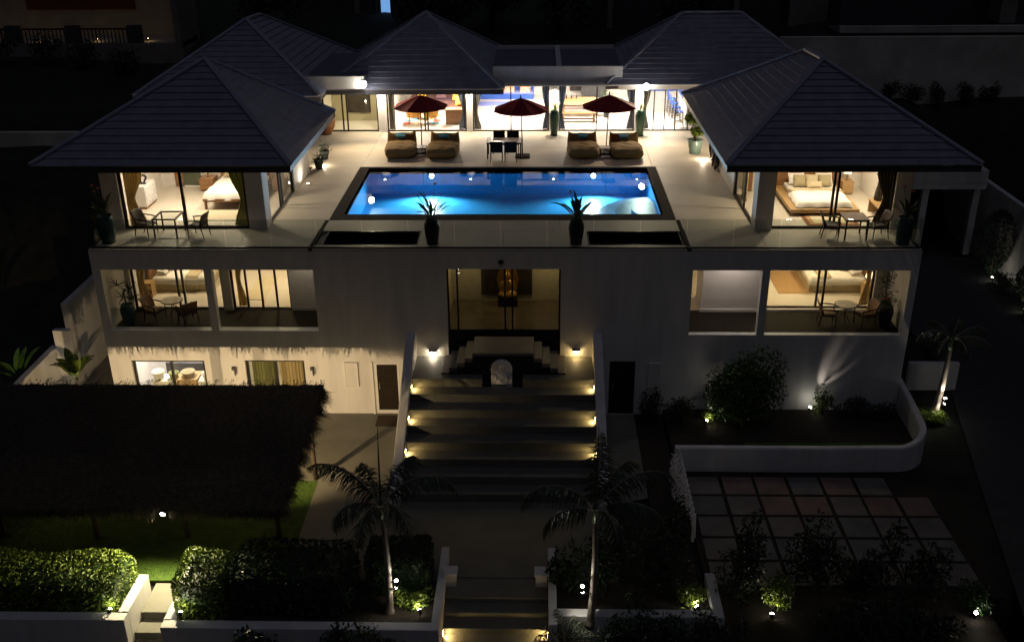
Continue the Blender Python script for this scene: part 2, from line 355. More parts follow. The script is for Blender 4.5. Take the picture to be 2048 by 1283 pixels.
def sliding_door(a, c, z0, z1, cuts, fw=0.07, name='sliding_door', doubles=(), gm='glass'):
    """glazed door between plan points a and c; cuts = fractions where stiles stand"""
    a, c = Vector((*a, 0)), Vector((*c, 0)); d = c-a; L = d.length; d /= L; n = Vector((-d.y, d.x, 0)); b = MB()
    def slab(s0, s1, za, zb, t=.08, o=0.0):
        pts = [a+d*s0-n*t/2+n*o, a+d*s1-n*t/2+n*o, a+d*s1+n*t/2+n*o, a+d*s0+n*t/2+n*o]
        b.prism([(q.x, q.y, za) for q in pts], (0, 0, zb-za))
    slab(0, L, z0, z0+fw); slab(0, L, z1-fw, z1)
    ss = [0]+[L*q for q in cuts]+[L]
    for k, s in enumerate(ss):
        s0 = 0 if k == 0 else (L-fw if k == len(ss)-1 else s-fw/2); slab(s0, s0+fw, z0+fw, z1-fw, .075)
    for s in doubles: slab(L*s-fw/2, L*s+fw/2, z0+fw, z1-fw, .07)
    o = b.build(name, 'frame', villa)
    for k in range(len(ss)-1):
        p, q = a+d*(ss[k]+.02), a+d*(ss[k+1]-.02)
        MB().quad((p.x, p.y, z0+.02), (q.x, q.y, z0+.02), (q.x, q.y, z1-.02), (p.x, p.y, z1-.02)).build('pane', gm, o)
    return o
# ---- street-side facade, one storey above the other
HL = [(-13.71, -10.16, -3.02, -0.73), (-9.9, -6.4, -3.02, -0.73)]
HR = [(6.47, 8.80, -3.13, -0.73), (9.06, 13.74, -3.13, -0.73)]
HC = [(-1.88, 2.03, -4.0, -0.69)]
HB = [(-13.22, -10.6, -6.2, -4.19), (-9.15, -7.03, -6.2, -4.17), (-4.54, -3.67, -6.24, -4.24), (3.78, 4.68, -6.24, -4.16)]
grid_wall('facade_wall', 'plaster', [-14, 14], [-6.4, -0.06], HL+HR+HC+HB, 0, 0.25)
part('side_wall', 'plaster', (-14, -13.78, .25, 9, -6.4, -.06)); part('side_wall', 'plaster', (13.78, 14, .25, 9, -6.4, -.06))
# sills proud of the openings
for x0, x1, z0, z1 in HL+HR: part('sill', 'white_paint', (x0+.002, x1-.002, .004, .32, z0-.03, z0+.004))
# ---- terrace slabs (large cast slabs with thin joints) round the pool and the two light wells
part('terrace_base', 'concrete', (-14, -6.4, 0.02, 16.4, -.34, -.07), (6.25, 14, .02, 16.4, -.34, -.07), (-6.4, 6.25, 10.12, 16.4, -.34, -.07), (-6.4, 6.25, .02, .5, -.34, -.07), (-6.4, -6.1, .5, 1.84, -.34, -.07), (-2.9, 3.0, .5, 1.84, -.34, -.07), (6.13, 6.25, .5, 1.84, -.34, -.07), (-6.4, 6.25, 1.84, 3.08, -.34, -.07))
def slabs(x0, x1, y0, y1, nx, ny):
    g = .006
    for i in range(nx):
        for j in range(ny):
            xa, xb = x0+(x1-x0)*i/nx+g, x0+(x1-x0)*(i+1)/nx-g; ya, yb = y0+(y1-y0)*j/ny+g, y0+(y1-y0)*(j+1)/ny-g
            MB().box(xa, xb, ya, yb, -.069, 0.002*random.random()).build('terrace_slab', 'deck', villa)
slabs(-14, -6.52, 0, 2.08, 3, 1); slabs(6.38, 14, 0, 2.08, 3, 1)
slabs(-8.42, -6.38, 2.08, 10.12, 1, 3); slabs(6.24, 8.82, 2.08, 10.12, 1, 3)
slabs(-9.4, 9.2, 10.12, 16.42, 6, 2)
slabs(-6.37, 6.23, 1.9, 3.08, 3, 1); slabs(-2.85, 2.95, 0, 1.9, 2, 1)
slabs(-6.37, -2.86, 0, .46, 1, 1); slabs(2.96, 6.23, 0, .46, 1, 1)
# dark stone coping: pool frame and two strips to the front edge
for q in ((-6.37, 6.23, 9.92, 10.115), (-6.37, -5.96, 3.755, 9.918), (5.85, 6.23, 3.755, 9.918), (-6.37, 6.23, 3.09, 3.75), (-6.51, -6.375, .01, 3.08), (6.235, 6.37, .01, 3.08)):
    part('coping', 'coping', (*q, -.25, .006), bevel=.006)
# light wells sunk into the front ledge
for x0, x1 in ((-6.1, -2.9), (3.0, 6.13)):
    part('light_well', 'black_granite', (x0-.04, x0, .47, 1.88, -1.2, .004), (x1, x1+.04, .47, 1.88, -1.2, .004), (x0, x1, .47, .51, -1.2, .004), (x0, x1, 1.84, 1.88, -1.2, .004), (x0, x1, .51, 1.84, -1.2, -1.1))
# ---- pool
part('pool_basin', 'pool_tile', (-6.1, -5.96, 3.6, 10.0, -1.4, -.012), (5.85, 6.0, 3.6, 10.0, -1.4, -.012), (-5.96, 5.85, 3.6, 3.75, -1.4, -.012), (-5.96, 5.85, 9.92, 10.05, -1.4, -.012), (-5.96, 5.85, 3.75, 9.92, -1.4, -1.15))
for r_, z0, z1 in ((2.3, -1.15, -.66), (1.65, -.659, -.52), (1.0, -.519, -.40)):
    pts = [(5.85, 5.6+r_, z0)] + [(5.85+r_*math.cos(a), 5.6+r_*math.sin(a), z0) for a in np.linspace(math.pi/2, 3*math.pi/2, 28)[1:-1]]+[(5.85, 5.6-r_, z0)]
    pts = [(x, max(y, 3.751), z) for x, y, z in pts]
    MB().prism(pts, (0, 0, z1-z0)).build('pool_step', 'pool_step', villa)
tag(MB().quad((-5.96, 3.75, -.08), (5.85, 3.75, -.08), (5.85, 9.92, -.08), (-5.96, 9.92, -.08)).build('pool_water', 'water'), kind='structure')
# ---- glass guards in the lower openings
for x0, x1, z0, z1 in HL+HR:
    MB().box(x0+.02, x1-.02, .12, .132, z0+.01, z0+.82).build('glass_guard', 'glass_rail', villa)

# ---- upper pavilions (front left and front right)
def pavilion(s):
    if s < 0:
        part('pavilion_wall', 'white_wall', (-14.1, -13.95, 2.05, 7.55, 0, 2.5)); part('pavilion_wall', 'white_wall', (-13.95, -13.5, 2.05, 2.35, 0, 2.5))
        part('corner_column', 'plaster', (-9.0, -8.38, 2.05, 2.76, 0, 2.5)); part('pavilion_wall', 'white_wall', (-8.56, -8.38, 6.52, 9.3, 0, 2.5))
        part('pavilion_wall', 'white_wall', (-13.95, -8.56, 7.4, 7.55, 0, 2.5))
        sliding_door((-13.5, 2.2), (-9.0, 2.2), 0.0, 2.5, [.49], .1); sliding_door((-8.47, 2.76), (-8.47, 6.52), 0, 2.5, [.47, .55])
        part('room_floor', 'floor_tile', (-13.95, -8.4, 2.09, 7.4, -.07, .004)); part('ceiling', 'white_paint', (-15.7, -7.2, 1.1, 9.2, 2.5, 2.56))
    else:
        part('pavilion_wall', 'white_wall', (13.95, 14.1, 2.05, 7.2, 0, 2.5)); part('pavilion_wall', 'white_wall', (13.56, 13.95, 2.05, 2.35, 0, 2.5))
        part('corner_column', 'plaster', (8.82, 9.4, 1.92, 2.6, 0, 2.5)); part('pavilion_wall', 'white_wall', (8.82, 9.0, 6.2, 12.0, 0, 2.5))
        part('pavilion_wall', 'white_wall', (9.0, 13.95, 7.05, 7.2, 0, 2.5))
        sliding_door((9.4, 2.2), (13.56, 2.2), 0.0, 2.5, [.5, .535], .08); sliding_door((8.9, 2.6), (8.9, 6.2), 0, 2.5, [.5])
        part('room_floor', 'floor_tile', (8.86, 13.95, 2.09, 7.05, -.07, .004)); part('ceiling', 'white_paint', (7.75, 15.6, 1.1, 12.2, 2.5, 2.56))
pavilion(-1); pavilion(1)
# ---- rear wing
YB = 16.42
part('rear_wall', 'white_wall', (-9.3, 9.3, 24.6, 24.8, 0, 2.4), (-9.3, -9.15, YB, 24.6, 0, 2.4), (9.15, 9.3, 12.0, 24.6, 0, 2.4), (-6.3, -6.15, YB+.2, 24.6, 0, 2.4))
part('room_floor', 'floor_back', (-9.15, 9.15, YB+.02, 24.6, -.07, .004))
part('ceiling', 'white_paint', (-9.2, 9.2, 15.6, 24.7, 2.3, 2.36))
for xc, w in ((-6.25, .42), (-2.05, .30), (2.0, .46), (6.05, .40)): part('column', 'plaster', (xc-w/2, xc+w/2, YB-.12, YB+.25, 0, 2.3))
sliding_door((-9.15, YB), (-6.46, YB), 0, 2.3, [.36, .44]); sliding_door((-6.04, YB), (-2.2, YB), 0, 2.3, [.475, .51])
sliding_door((-1.9, YB), (1.77, YB), 0, 2.3, [.5], .055); sliding_door((2.23, YB), (5.85, YB), 0, 2.3, [.5], .055); sliding_door((6.25, YB), (9.15, YB), 0, 2.3, [.18, .36, .54, .75], .05)
# flat link roofs with upstands
part('link_fascia', 'plaster', (-.9, 5.2, 16.2, 16.4, 2.29, 3.1), (-.9, 5.2, 22.3, 22.45, 2.36, 3.08), (2.1, 2.35, 16.4, 22.3, 2.9, 3.08))
part('link_roof', 'flat_roof', (-.9, 2.1, 16.4, 22.3, 2.7, 2.9), (2.35, 5.2, 16.4, 22.3, 2.7, 2.9))
part('link_fascia', 'soffit', (-10.2, -6.75, 14.6, 14.8, 2.42, 2.98), (-10.2, -6.75, 14.8, 16.4, 2.37, 2.45)); part('link_roof', 'flat_roof', (-10.2, -6.75, 14.8, 21, 2.7, 2.95))
part('link_fascia', 'soffit', (5.0, 9.2, 15.75, 15.9, 2.1, 2.3))

# ---- hipped roofs laid in courses
def hip_roof(x0, x1, y0, y1, ze, ra, rb, zr, nc):
    """eave rectangle, ridge from ra to rb (plan points) at zr"""
    roof = MB().prism([(x0+.1, y0+.1, ze-.12), (x1-.1, y0+.1, ze-.12), (x1-.1, y1-.1, ze-.12), (x0+.1, y1-.1, ze-.12)], (0, 0, .08)).build('roof', 'soffit', villa)
    A, B, C, D = Vector((x0, y0, ze)), Vector((x1, y0, ze)), Vector((x1, y1, ze)), Vector((x0, y1, ze))
    P, Q = Vector((*ra, zr)), Vector((*rb, zr))
    along_y = abs(rb[1]-ra[1]) >= abs(rb[0]-ra[0])
    if along_y: faces = [(A, B, P, P), (B, C, P, Q), (C, D, Q, Q), (D, A, Q, P)]; hips = [(A, P), (B, P), (C, Q), (D, Q)]
    else: faces = [(A, B, P, Q), (B, C, Q, Q), (C, D, Q, P), (D, A, P, P)]; hips = [(A, P), (D, P), (B, Q), (C, Q)]
    for a, b_, p, q in faces:
        n = (b_-a).cross(p-a).normalized()
        for k in range(nc):
            t0, t1 = k/nc, min(1, (k+1.06)/nc)
            e0, e1 = a.lerp(p, t0), b_.lerp(q, t0); u0, u1 = a.lerp(p, t1), b_.lerp(q, t1)
            up0, up1 = n*.062, n*.018
            jit = n*random.uniform(-.004, .004)
            vs = [e0, e1, e1+up0+jit, e0+up0+jit, u0+up1, u1+up1]
            MB().add(vs, [(0, 1, 2, 3), (3, 2, 5, 4), (0, 3, 4), (1, 5, 2), (0, 4, 5, 1)]).build('roof_course', 'roof', roof)
    for a, p in hips: 
        up = Vector((0, 0, .085)); MB().bar(a+up, p+up, .20, .09).build('hip_cap', 'roof_trim', roof, bevel=.02)
    if (Q-P).length > .2: MB().bar(P+Vector((0, 0, .08)), Q+Vector((0, 0, .08)), .22, .1).build('ridge_cap', 'roof_trim', roof, bevel=.02)
    for a, c in ((A, B), (B, C), (C, D), (D, A)):
        d = (c-a).normalized(); o = Vector((d.y, -d.x, 0))*-.05
        MB().bar(a+o-Vector((0, 0, .10)), c+o-Vector((0, 0, .10)), .05, .22).build('fascia_board', 'fascia', roof)
    return roof
hip_roof(-15.9, -7.06, .95, 9.1, 2.6, (-11.05, 5.8), (-11.05, 5.85), 5.27, 15)
hip_roof(7.5, 15.85, .92, 12.3, 2.6, (11.45, 5.35), (11.3, 7.3), 5.24, 15)
hip_roof(-17.0, -8.5, 13.2, 24.3, 2.35, (-12.87, 18.16), (-12.61, 19.91), 5.0, 14)
hip_roof(-8.75, -.36, 14.85, 25.2, 2.3, (-4.36, 20.2), (-4.36, 20.25), 5.02, 14)
hip_roof(4.4, 15.1, 15.9, 23.6, 2.3, (8.31, 19.6), (11.15, 19.6), 5.0, 14)

# ---- lower rooms behind the balconies
Z1 = -3.1
part('balcony_floor', 'dark_wood', (-13.78, -6.1, .25, 2.05, Z1-.15, Z1)); part('balcony_floor', 'dark_wood', (6.2, 13.78, .25, 2.05, Z1-.15, Z1))
part('room_floor', 'floor_tile', (-13.78, -6.1, 2.05, 7.5, Z1-.15, Z1+.004)); part('room_floor', 'floor_tile', (6.2, 13.78, 2.05, 7.5, Z1-.15, Z1+.004))
part('room_wall', 'white_wall', (-13.78, -6.1, 7.35, 7.5, Z1, -.4), (-6.25, -6.1, .25, 7.35, Z1, -.4)); part('room_wall', 'white_wall', (6.2, 13.78, 7.35, 7.5, Z1, -.4), (6.2, 6.35, .25, 7.35, Z1, -.4))
part('ceiling', 'white_paint', (-13.78, -6.1, .25, 7.5, -.42, -.36)); part('ceiling', 'white_paint', (6.2, 13.78, .25, 7.5, -.42, -.36))
part('column', 'white_wall', (-10.27, -9.95, 1.92, 2.3, Z1, -.42)); part('room_wall', 'white_wall', (-7.78, -6.25, 1.94, 2.1, Z1, -.42)); part('room_wall', 'white_wall', (-13.78, -13.6, 1.95, 2.2, Z1, -.42))
sliding_door((-13.6, 2.1), (-10.27, 2.1), Z1, -.42, [.5, .56]); sliding_door((-9.95, 2.1), (-7.78, 2.1), Z1, -.42, [.25, .5, .75])
part('room_wall', 'white_wall', (7.17, 9.5, 1.94, 3.2, Z1, -.42)); part('skirting', 'white_paint', (7.16, 9.5, 1.90, 1.938, Z1, Z1+.10), (7.12, 7.168, 1.90, 3.2, Z1, Z1+.1))
part('room_wall', 'white_wall', (13.3, 13.78, 1.95, 2.2, Z1, -.42)); part('skirting', 'white_paint', (9.502, 13.3, 1.96, 2.02, Z1, Z1+.08))
sliding_door((9.5, 2.1), (13.3, 2.1), Z1+.081, -.42, [.48, .54])
# ---- entrance hall
part('hall_floor', 'hall_floor', (-2.1, 2.25, .3, 3.0, Z1-.15, Z1)); part('hall_wall', 'wallpaper', (-2.1, 2.25, 2.95, 3.1, Z1, -.4), (-2.1, -1.95, .3, 2.95, Z1, -.4), (2.1, 2.25, .3, 2.95, Z1, -.4))
part('hall_panel', 'art_dark', (-.86, 1.04, 2.90, 2.948, -2.86, -.4)); part('ceiling', 'white_paint', (-2.1, 2.25, .25, 3.1, -.42, -.36))
sliding_door((-1.88, .30), (2.03, .30), Z1-.02, -.6, [.09, .51, .575], .06, 'entrance_door')
part('door_base', 'black_granite', (-1.879, 2.029, .21, .36, -4.0, Z1-.02))
# ---- ground-floor rooms
for x0, x1 in ((-13.6, -10.2), (-9.5, -6.7)):
    part('room_wall', 'white_wall', (x0, x1, 3.0, 3.1, -6.35, -3.4), (x0-.1, x0, .25, 3.1, -6.35, -3.4), (x1, x1+.1, .25, 3.1, -6.35, -3.4), (x0, x1, .25, 3.0, -3.46, -3.4), (x0, x1, .25, 3.0, -6.4, -6.28))
sliding_door((-13.22, .13), (-10.6, .13), -6.2, -4.19, [.53], .09, 'window'); sliding_door((-9.15, .13), (-7.03, .13), -6.2, -4.17, [.5], .09, 'window')
def swing_door(x0, x1, z0, z1, m, right=False):
    fr = part('door_frame', 'white_paint' if not right else 'frame', (x0+.002, x0+.07, -.012, .2, z0, z1-.002), (x1-.07, x1-.002, -.012, .2, z0, z1-.002), (x0+.07, x1-.07, -.012, .2, z1-.07, z1-.002), (x0+.07, x1-.07, -.012, .2, z0, z0+.09))
    d = part('door', m, (x0+.075, x1-.075, .01, .06, z0+.095, z1-.075)); 
    MB().bar((x0+.14, -.03, z0+.95), (x0+.14, -.03, z0+1.2), .025).bar((x0+.14, .02, z0+.97), (x0+.14, -.03, z0+.97), .02).bar((x0+.14, .02, z0+1.18), (x0+.14, -.03, z0+1.18), .02).build('door_handle', 'steel', d)
swing_door(-4.54, -3.67, -6.24, -4.24, 'dark_wood'); swing_door(3.78, 4.68, -6.24, -4.16, 'black_granite', True)
part('drainpipe', 'white_paint', (-4.66, -4.6, -.06, -.002, -6.3, -4.2))
def panel(x0, x1, z0, z1, label):
    t = thing('electrical_cabinet', label, 'cabinet', ((x0+x1)/2, 0, z0))
    part('cabinet_frame', 'white_paint', (x0, x0+.03, -.08, -.001, z0, z1), (x1-.03, x1, -.08, -.001, z0, z1), (x0+.03, x1-.03, -.08, -.001, z1-.03, z1), (x0+.03, x1-.03, -.08, -.001, z0, z0+.03), parent=t)
    part('cabinet_door', 'plaster', (x0+.032, x1-.032, -.068, -.002, z0+.032, z1-.032), parent=t)
panel(-5.61, -5.13, -5.18, -4.22, 'white flat cabinet on the lit wall beside the dark door'); panel(5.15, 5.6, -5.15, -4.2, 'white cabinet on the dark wall beside the black right doorway')
# ================================================================== grand stair
stair = thing('entrance_stair', 'broad stone stair with white side walls rising to the entrance', 'stair', (.07, -3, GZ))
XL, XR = -3.0, 3.15
for n in range(7):
    y = -5.5+.54*n; z0 = GZ+.29*n
    part('step', 'step_stone', (XL, XR, y, y+.56 if n < 6 else -1.72, GZ if n == 0 else z0-.05, z0+.29), parent=stair, bevel=.012)
part('landing', 'step_stone', (XL, -.62, -1.72, -.002, -4.6, -3.97), (.75, XR, -1.72, -.002, -4.6, -3.97), (-.62, .75, -1.2, -.002, -4.6, -3.97), parent=stair, bevel=.012)
part('niche', 'black_granite', (-.60, .73, -1.70, -1.21, -4.58, -4.42), parent=stair)
# stepped plinth below the entrance: light treads with black stone front
for k in range(5):
    xa, xb = -.95-.27*k, 1.12+.27*k; zt = -3.2-.18*k
    if k == 0: part('plinth_top', 'step_marble', (xa, xb, -1.33, -.01, zt-.12, zt), parent=stair, bevel=.01)
    else:
        for u, w in ((xa, xa+.265), (xb-.265, xb)): part('plinth_step', 'step_marble', (u, w, -1.36, -.01, zt-.16, zt), parent=stair, bevel=.01)
part('plinth_front', 'black_granite', *[(-.95-.27*k+.003, 1.12+.27*k-.003, -1.38-.004*k, -1.2, -3.965 if k == 4 else -3.2-.18*(k+1)-.15, -3.2-.18*k-.155) for k in range(1, 5)], (-.94, 1.11, -1.37, -1.2, -3.96, -3.325), parent=stair)
def stair_wall(x0, x1):
    prof = [(-.002, -3.05), (-.6, -3.2), (-1.3, -3.62), (-5.2, -5.72), (-5.6, -5.86), (-5.75, -6.0), (-5.75, GZ-.05), (-.002, GZ-.05)]
    MB().prism([(x0, y, z) for y, z in prof][::-1], (x1-x0, 0, 0)).build('side_wall', 'plaster', stair, bevel=.03)
stair_wall(-3.32, XL-.001); stair_wall(XR+.001, 3.47)
# ================================================================== INTERIORS
def P(name, m, parent, bevel=0, smooth=False): return lambda b: b.build(name, m, parent, bevel=bevel, smooth=smooth)
def ceiling_light(x, y, z, power, color, label, size=.35):
    t = thing('ceiling_light', label, 'ceiling light', (x, y, z))
    MB().lathe([(.13, -.012), (.14, 0), (.14, .002)], (x, y, z-.004), 20).build('trim_ring', 'white_paint', t)
    MB().lathe([(.10, -.006), (.105, -.002)], (x, y, z-.014), 20).build('diffuser', 'lamp_ceiling', t)
    light('AREA', (x, y, z-.05), power, color, t, size=size)
    return t
ceiling_light(-12.3, 4.2, 2.49, 92, WARMW, 'ceiling downlight over the dresser in the upper left bedroom'); ceiling_light(-10.2, 4.6, 2.49, 78, WARMW, 'ceiling downlight over the bed in the upper left bedroom')
ceiling_light(10.6, 4.2, 2.49, 75, (1, .80, .56), 'ceiling downlight over the bed in the upper right bedroom'); ceiling_light(12.9, 4.2, 2.49, 75, (1, .80, .56), 'ceiling downlight above the side table in the upper right bedroom')
for x, y, pw, l in ((-5.0, 18.3, 95, 'ceiling downlight over the two ochre armchairs'), (-3.2, 19.4, 90, 'ceiling downlight over the brown living room sofa'), (-.9, 18.8, 80, 'ceiling downlight over the bare white floor before the blue daybed'), (.6, 21.6, 90, 'ceiling downlight beside the blue daybed'), (3.2, 18.4, 100, 'ceiling downlight over the long dining bench'), (4.6, 20.6, 70, 'ceiling downlight at the far end of the dining table'), (7.4, 18.2, 85, 'ceiling downlight over the blue bar stools'), (7.2, 22.4, 80, 'ceiling downlight behind the blue bar counter')):
    ceiling_light(x, y, 2.17, pw*2.3, (1, .85, .70), l)
ceiling_light(-7.6, 17.6, 2.17, 38, (1, .82, .48), 'ceiling downlight in the dim left bay of the rear wing')
ceiling_light(-12.4, 4.6, -.43, 55, (1, .78, .48), 'ceiling downlight over the bed in the lower left bedroom'); ceiling_light(-8.8, 4.4, -.43, 75, (1, .76, .44), 'ceiling downlight behind the four-pane lower left door')
ceiling_light(12.4, 4.9, -.43, 48, (1, .76, .42), 'ceiling downlight over the bed in the lower right bedroom'); ceiling_light(10.4, 3.6, -.43, 55, (1, .76, .42), 'ceiling downlight over the carpet in the lower right bedroom')
ceiling_light(8.15, 1.45, -.43, 20, (1, .84, .76), 'downlight washing the bare white wall of the lower right balcony', .12)
ceiling_light(-7.1, 1.5, -.43, 5, (1, .85, .65), 'downlight above the bare wall of the lower left balcony', .12)
ceiling_light(-1.4, 2.2, -.43, 9, (1, .74, .36), 'downlight on the left wall of the entrance hall', .15); ceiling_light(1.6, 2.2, -.43, 11, (1, .74, .36), 'downlight on the right wall of the entrance hall', .15)
ceiling_light(-12, 1.6, -3.47, 110, (1, .90, .84), 'bright ceiling light of the cluttered ground-floor store room'); ceiling_light(-8.1, 2.0, -3.47, 25, (1, .82, .5), 'ceiling light behind the drawn ground-floor curtains')

def make_curtain(x0, x1, y, z0, z1, m, label, tie=None, amp=.045, folds=None, axis='x', cat='curtain'):
    """hanging cloth along x (or y); tie = -1/1 gathers it towards that side at mid height"""
    L = abs(x1-x0); folds = folds or max(3, int(L/.11)); sgn = random.uniform(0, 6)
    def fn(u, v):
        h = 1-v; w = 1.0; s = u
        if tie:
            pinch = math.exp(-((h-.40)/.22)**2)*.48 + .06*math.sin(h*5)
            s = u*(1-pinch) if tie < 0 else 1-(1-u)*(1-pinch)
        a = amp*(.75+.25*math.sin(u*9+sgn))
        d = a*math.sin(u*folds*2*math.pi+sgn+.35*math.sin(h*3))
        x = x0+(x1-x0)*s; z = z0+(z1-z0)*h
        return (x, y+d, z) if axis == 'x' else (y+d, x, z)
    o = MB().grid(fn, folds*8, 14).build('curtain', m, smooth=True, solid=.008)
    return tag(o, label, cat, 'curtains')
make_curtain(-13.42, -12.75, 2.45, .02, 2.48, 'curtain', 'beige tied curtain at the left end of the upper left bedroom', -1)
make_curtain(-9.65, -9.08, 2.45, .02, 2.48, 'curtain_green', 'olive tied curtain beside the upper left corner column', 1)
make_curtain(5.6, 6.45, -8.75, .02, 2.48, 'curtain', 'pale sheer curtain behind the side glass of the upper left bedroom', None, axis='y')
make_curtain(13.0, 13.55, 2.45, .02, 2.48, 'curtain_dark', 'dark brown tied curtain at the right end of the upper right bedroom', 1)
make_curtain(5.2, 6.1, 9.15, .02, 2.48, 'curtain', 'pale sheer curtain behind the side glass of the upper right bedroom', None, axis='y')
make_curtain(-6.0, -5.7, YB+.3, .02, 2.28, 'curtain_grey', 'brown grey straight curtain at the left of the living room glass')
make_curtain(-2.62, -2.25, YB+.3, .02, 2.28, 'curtain_blue', 'blue tied curtain at the right of the living room glass', 1)
make_curtain(-1.86, -1.5, YB+.3, .02, 2.28, 'curtain_grey', 'brown grey tied curtain at the left of the daybed room', -1)
make_curtain(1.45, 1.74, YB+.3, .02, 2.28, 'curtain_blue', 'blue grey tied curtain left of the tall vase column', 1)
make_curtain(2.26, 2.56, YB+.3, .02, 2.28, 'curtain_blue', 'blue grey tied curtain right of the tall vase column', -1)
make_curtain(5.52, 5.83, YB+.3, .02, 2.28, 'curtain_blue', 'blue tied curtain at the right end of the dining room', 1)
make_curtain(6.27, 6.62, YB+.3, .02, 2.28, 'curtain_grey', 'brown grey tied curtain at the left of the bar glass', -1)
make_curtain(-13.5, -13.0, 2.35, Z1+.02, -.44, 'curtain', 'beige curtain behind the spiky potted plant in the lower left room', -1)
make_curtain(-9.85, -9.5, 2.35, Z1+.02, -.44, 'curtain', 'beige tied curtain at the left of the four-pane lower left door', -1)
make_curtain(12.95, 13.28, 2.35, Z1+.1, -.44, 'curtain', 'beige curtain at the right of the lower right bedroom glass', 1)
make_curtain(-9.05, -8.15, .45, -6.2, -4.2, 'curtain_green', 'green drawn curtain in the ground-floor window')
make_curtain(-8.05, -7.08, .45, -6.2, -4.2, 'curtain', 'beige drawn curtain in the ground-floor window')

def duvet(x0, x1, y0, y1, zt, drop, seed=0, over=.08, thick=.06):
    rs = np.random.default_rng(seed); ph = rs.uniform(0, 6, 8)
    def fn(u, v):
        X = x0-over+(x1-x0+2*over)*u; Yy = y0-over+(y1-y0+over)*v
        ex = max(x0-X, X-x1, 0)/over; ey = max(y0-Yy, 0)/over; e = min(1, math.hypot(ex, ey))
        edge = min((X-x0+over), (x1+over-X), (Yy-y0+over))
        z = zt + thick*min(1, edge/.25) - drop*e**1.6
        z += .012*math.sin(X*7+ph[0]+2*math.sin(Yy*3+ph[1]))+.010*math.sin(Yy*9+ph[2]+1.5*math.sin(X*4))
        X += .02*math.sin(Yy*11+ph[3])*e; Yy += .025*math.sin(X*10+ph[4])*ey
        return (X, Yy, z)
    return MB().grid(fn, 28, 28)
def cyl(b, c, r, h, n=14): return b.lathe([(r, 0), (r, h)], c, n)
# ---- upper left bedroom
t = thing('bed', 'white bed on a raised wooden frame in the upper left bedroom', 'bed', (-10.35, 5.6, 0))
part('bed_frame', 'wood', (-11.35, -9.35, 4.28, 6.9, .30, .42), parent=t, bevel=.02)
for x, y in ((-11.3, 4.33), (-9.45, 4.33), (-11.3, 6.8), (-9.45, 6.8)): part('leg', 'wood', (x, x+.09, y-.045, y+.045, 0, .30), parent=t, bevel=.01)
part('mattress', 'bed_white', (-11.28, -9.42, 4.4, 6.85, .42, .60), parent=t, bevel=.05)
duvet(-11.28, -9.42, 4.36, 6.2, .60, .24, 1).build('duvet', 'bed_white', t, smooth=True)
part('headboard', 'wood', (-11.4, -9.3, 6.92, 7.0, .3, 1.15), parent=t, bevel=.02)
for x, m in ((-10.85, 'cushion_olive'), (-10.35, 'bed_beige'), (-9.85, 'bed_white')): MB().pillow((x, 6.5, .83), (.55, .40, .18), rot=Matrix.Rotation(R(52), 3, 'X')).build('pillow', m, t, smooth=True)
t = thing('dresser', 'white chest of drawers against the wall of the upper left bedroom', 'dresser', (-13.7, 4.85, 0))
part('carcass', 'white_paint', (-13.93, -13.49, 4.3, 5.4, .1, .88), parent=t, bevel=.01); part('plinth', 'wood', (-13.9, -13.52, 4.34, 5.36, 0, .1), parent=t)
for i in range(2):
    for j in range(3):
        d = part('drawer', 'white_paint', (-13.488, -13.47, 4.34+i*.525, 4.34+i*.525+.5, .14+j*.245, .14+j*.245+.225), parent=t, bevel=.004)
        MB().ball((-13.46, 4.59+i*.525, .25+j*.245), .018, 8, 6).build('knob', 'steel', d, smooth=True)
t = thing('sculpture', 'small black abstract sculpture on the white dresser', 'sculpture', (-13.7, 4.75, .88))
b = MB(); pts = [(-13.7+.13*math.cos(a)*(1+.2*math.sin(3*a)), 4.75+.05*math.sin(2*a), 1.06+.16*math.sin(a)) for a in np.linspace(-1.2, 4.4, 24)]
b.tube(pts, [.035*math.sin(math.pi*(i+3)/30)+.012 for i in range(24)], 8); b.build('loop', 'metal_dark', t, smooth=True); part('foot', 'metal_dark', (-13.80, -13.58, 4.69, 4.81, .882, .92), parent=t, bevel=.01)
t = thing('screen_panel', 'dark green grey panel with a wooden edge at the back of the upper left bedroom', 'panel', (-12.85, 7.3, 0))
part('panel', 'panel_green', (-13.05, -12.35, 7.3, 7.36, .05, 2.0), parent=t); part('edge_post', 'wood', (-13.4, -13.06, 7.28, 7.38, 0, 2.05), parent=t, bevel=.01); part('rail', 'white_paint', (-13.05, -12.3, 7.29, 7.37, 0, .048), parent=t)
def nightstand(x0, x1, y0, y1, z, h, m, label):
    t = thing('nightstand', label, 'nightstand', ((x0+x1)/2, (y0+y1)/2, z))
    part('carcass', m, (x0, x1, y0, y1, z+.05, z+h), parent=t, bevel=.012)
    for j in range(2): part('drawer', m, (x0+.03, x1-.03, y0-.016, y0-.001, z+.08+j*(h-.1)/2, z+.06+(j+1)*(h-.1)/2), parent=t, bevel=.004)
    for x in (x0+.03, x1-.07): part('leg', m, (x, x+.04, y0+.03, y0+.07, z, z+.05), (x, x+.04, y1-.07, y1-.03, z, z+.05), parent=t)
    return t
nightstand(-12.2, -11.62, 6.6, 7.2, 0, .52, 'wood', 'wooden nightstand left of the bed in the upper left bedroom'); nightstand(-9.25, -8.75, 6.55, 7.1, 0, .52, 'wood', 'wooden nightstand right of the bed in the upper left bedroom')
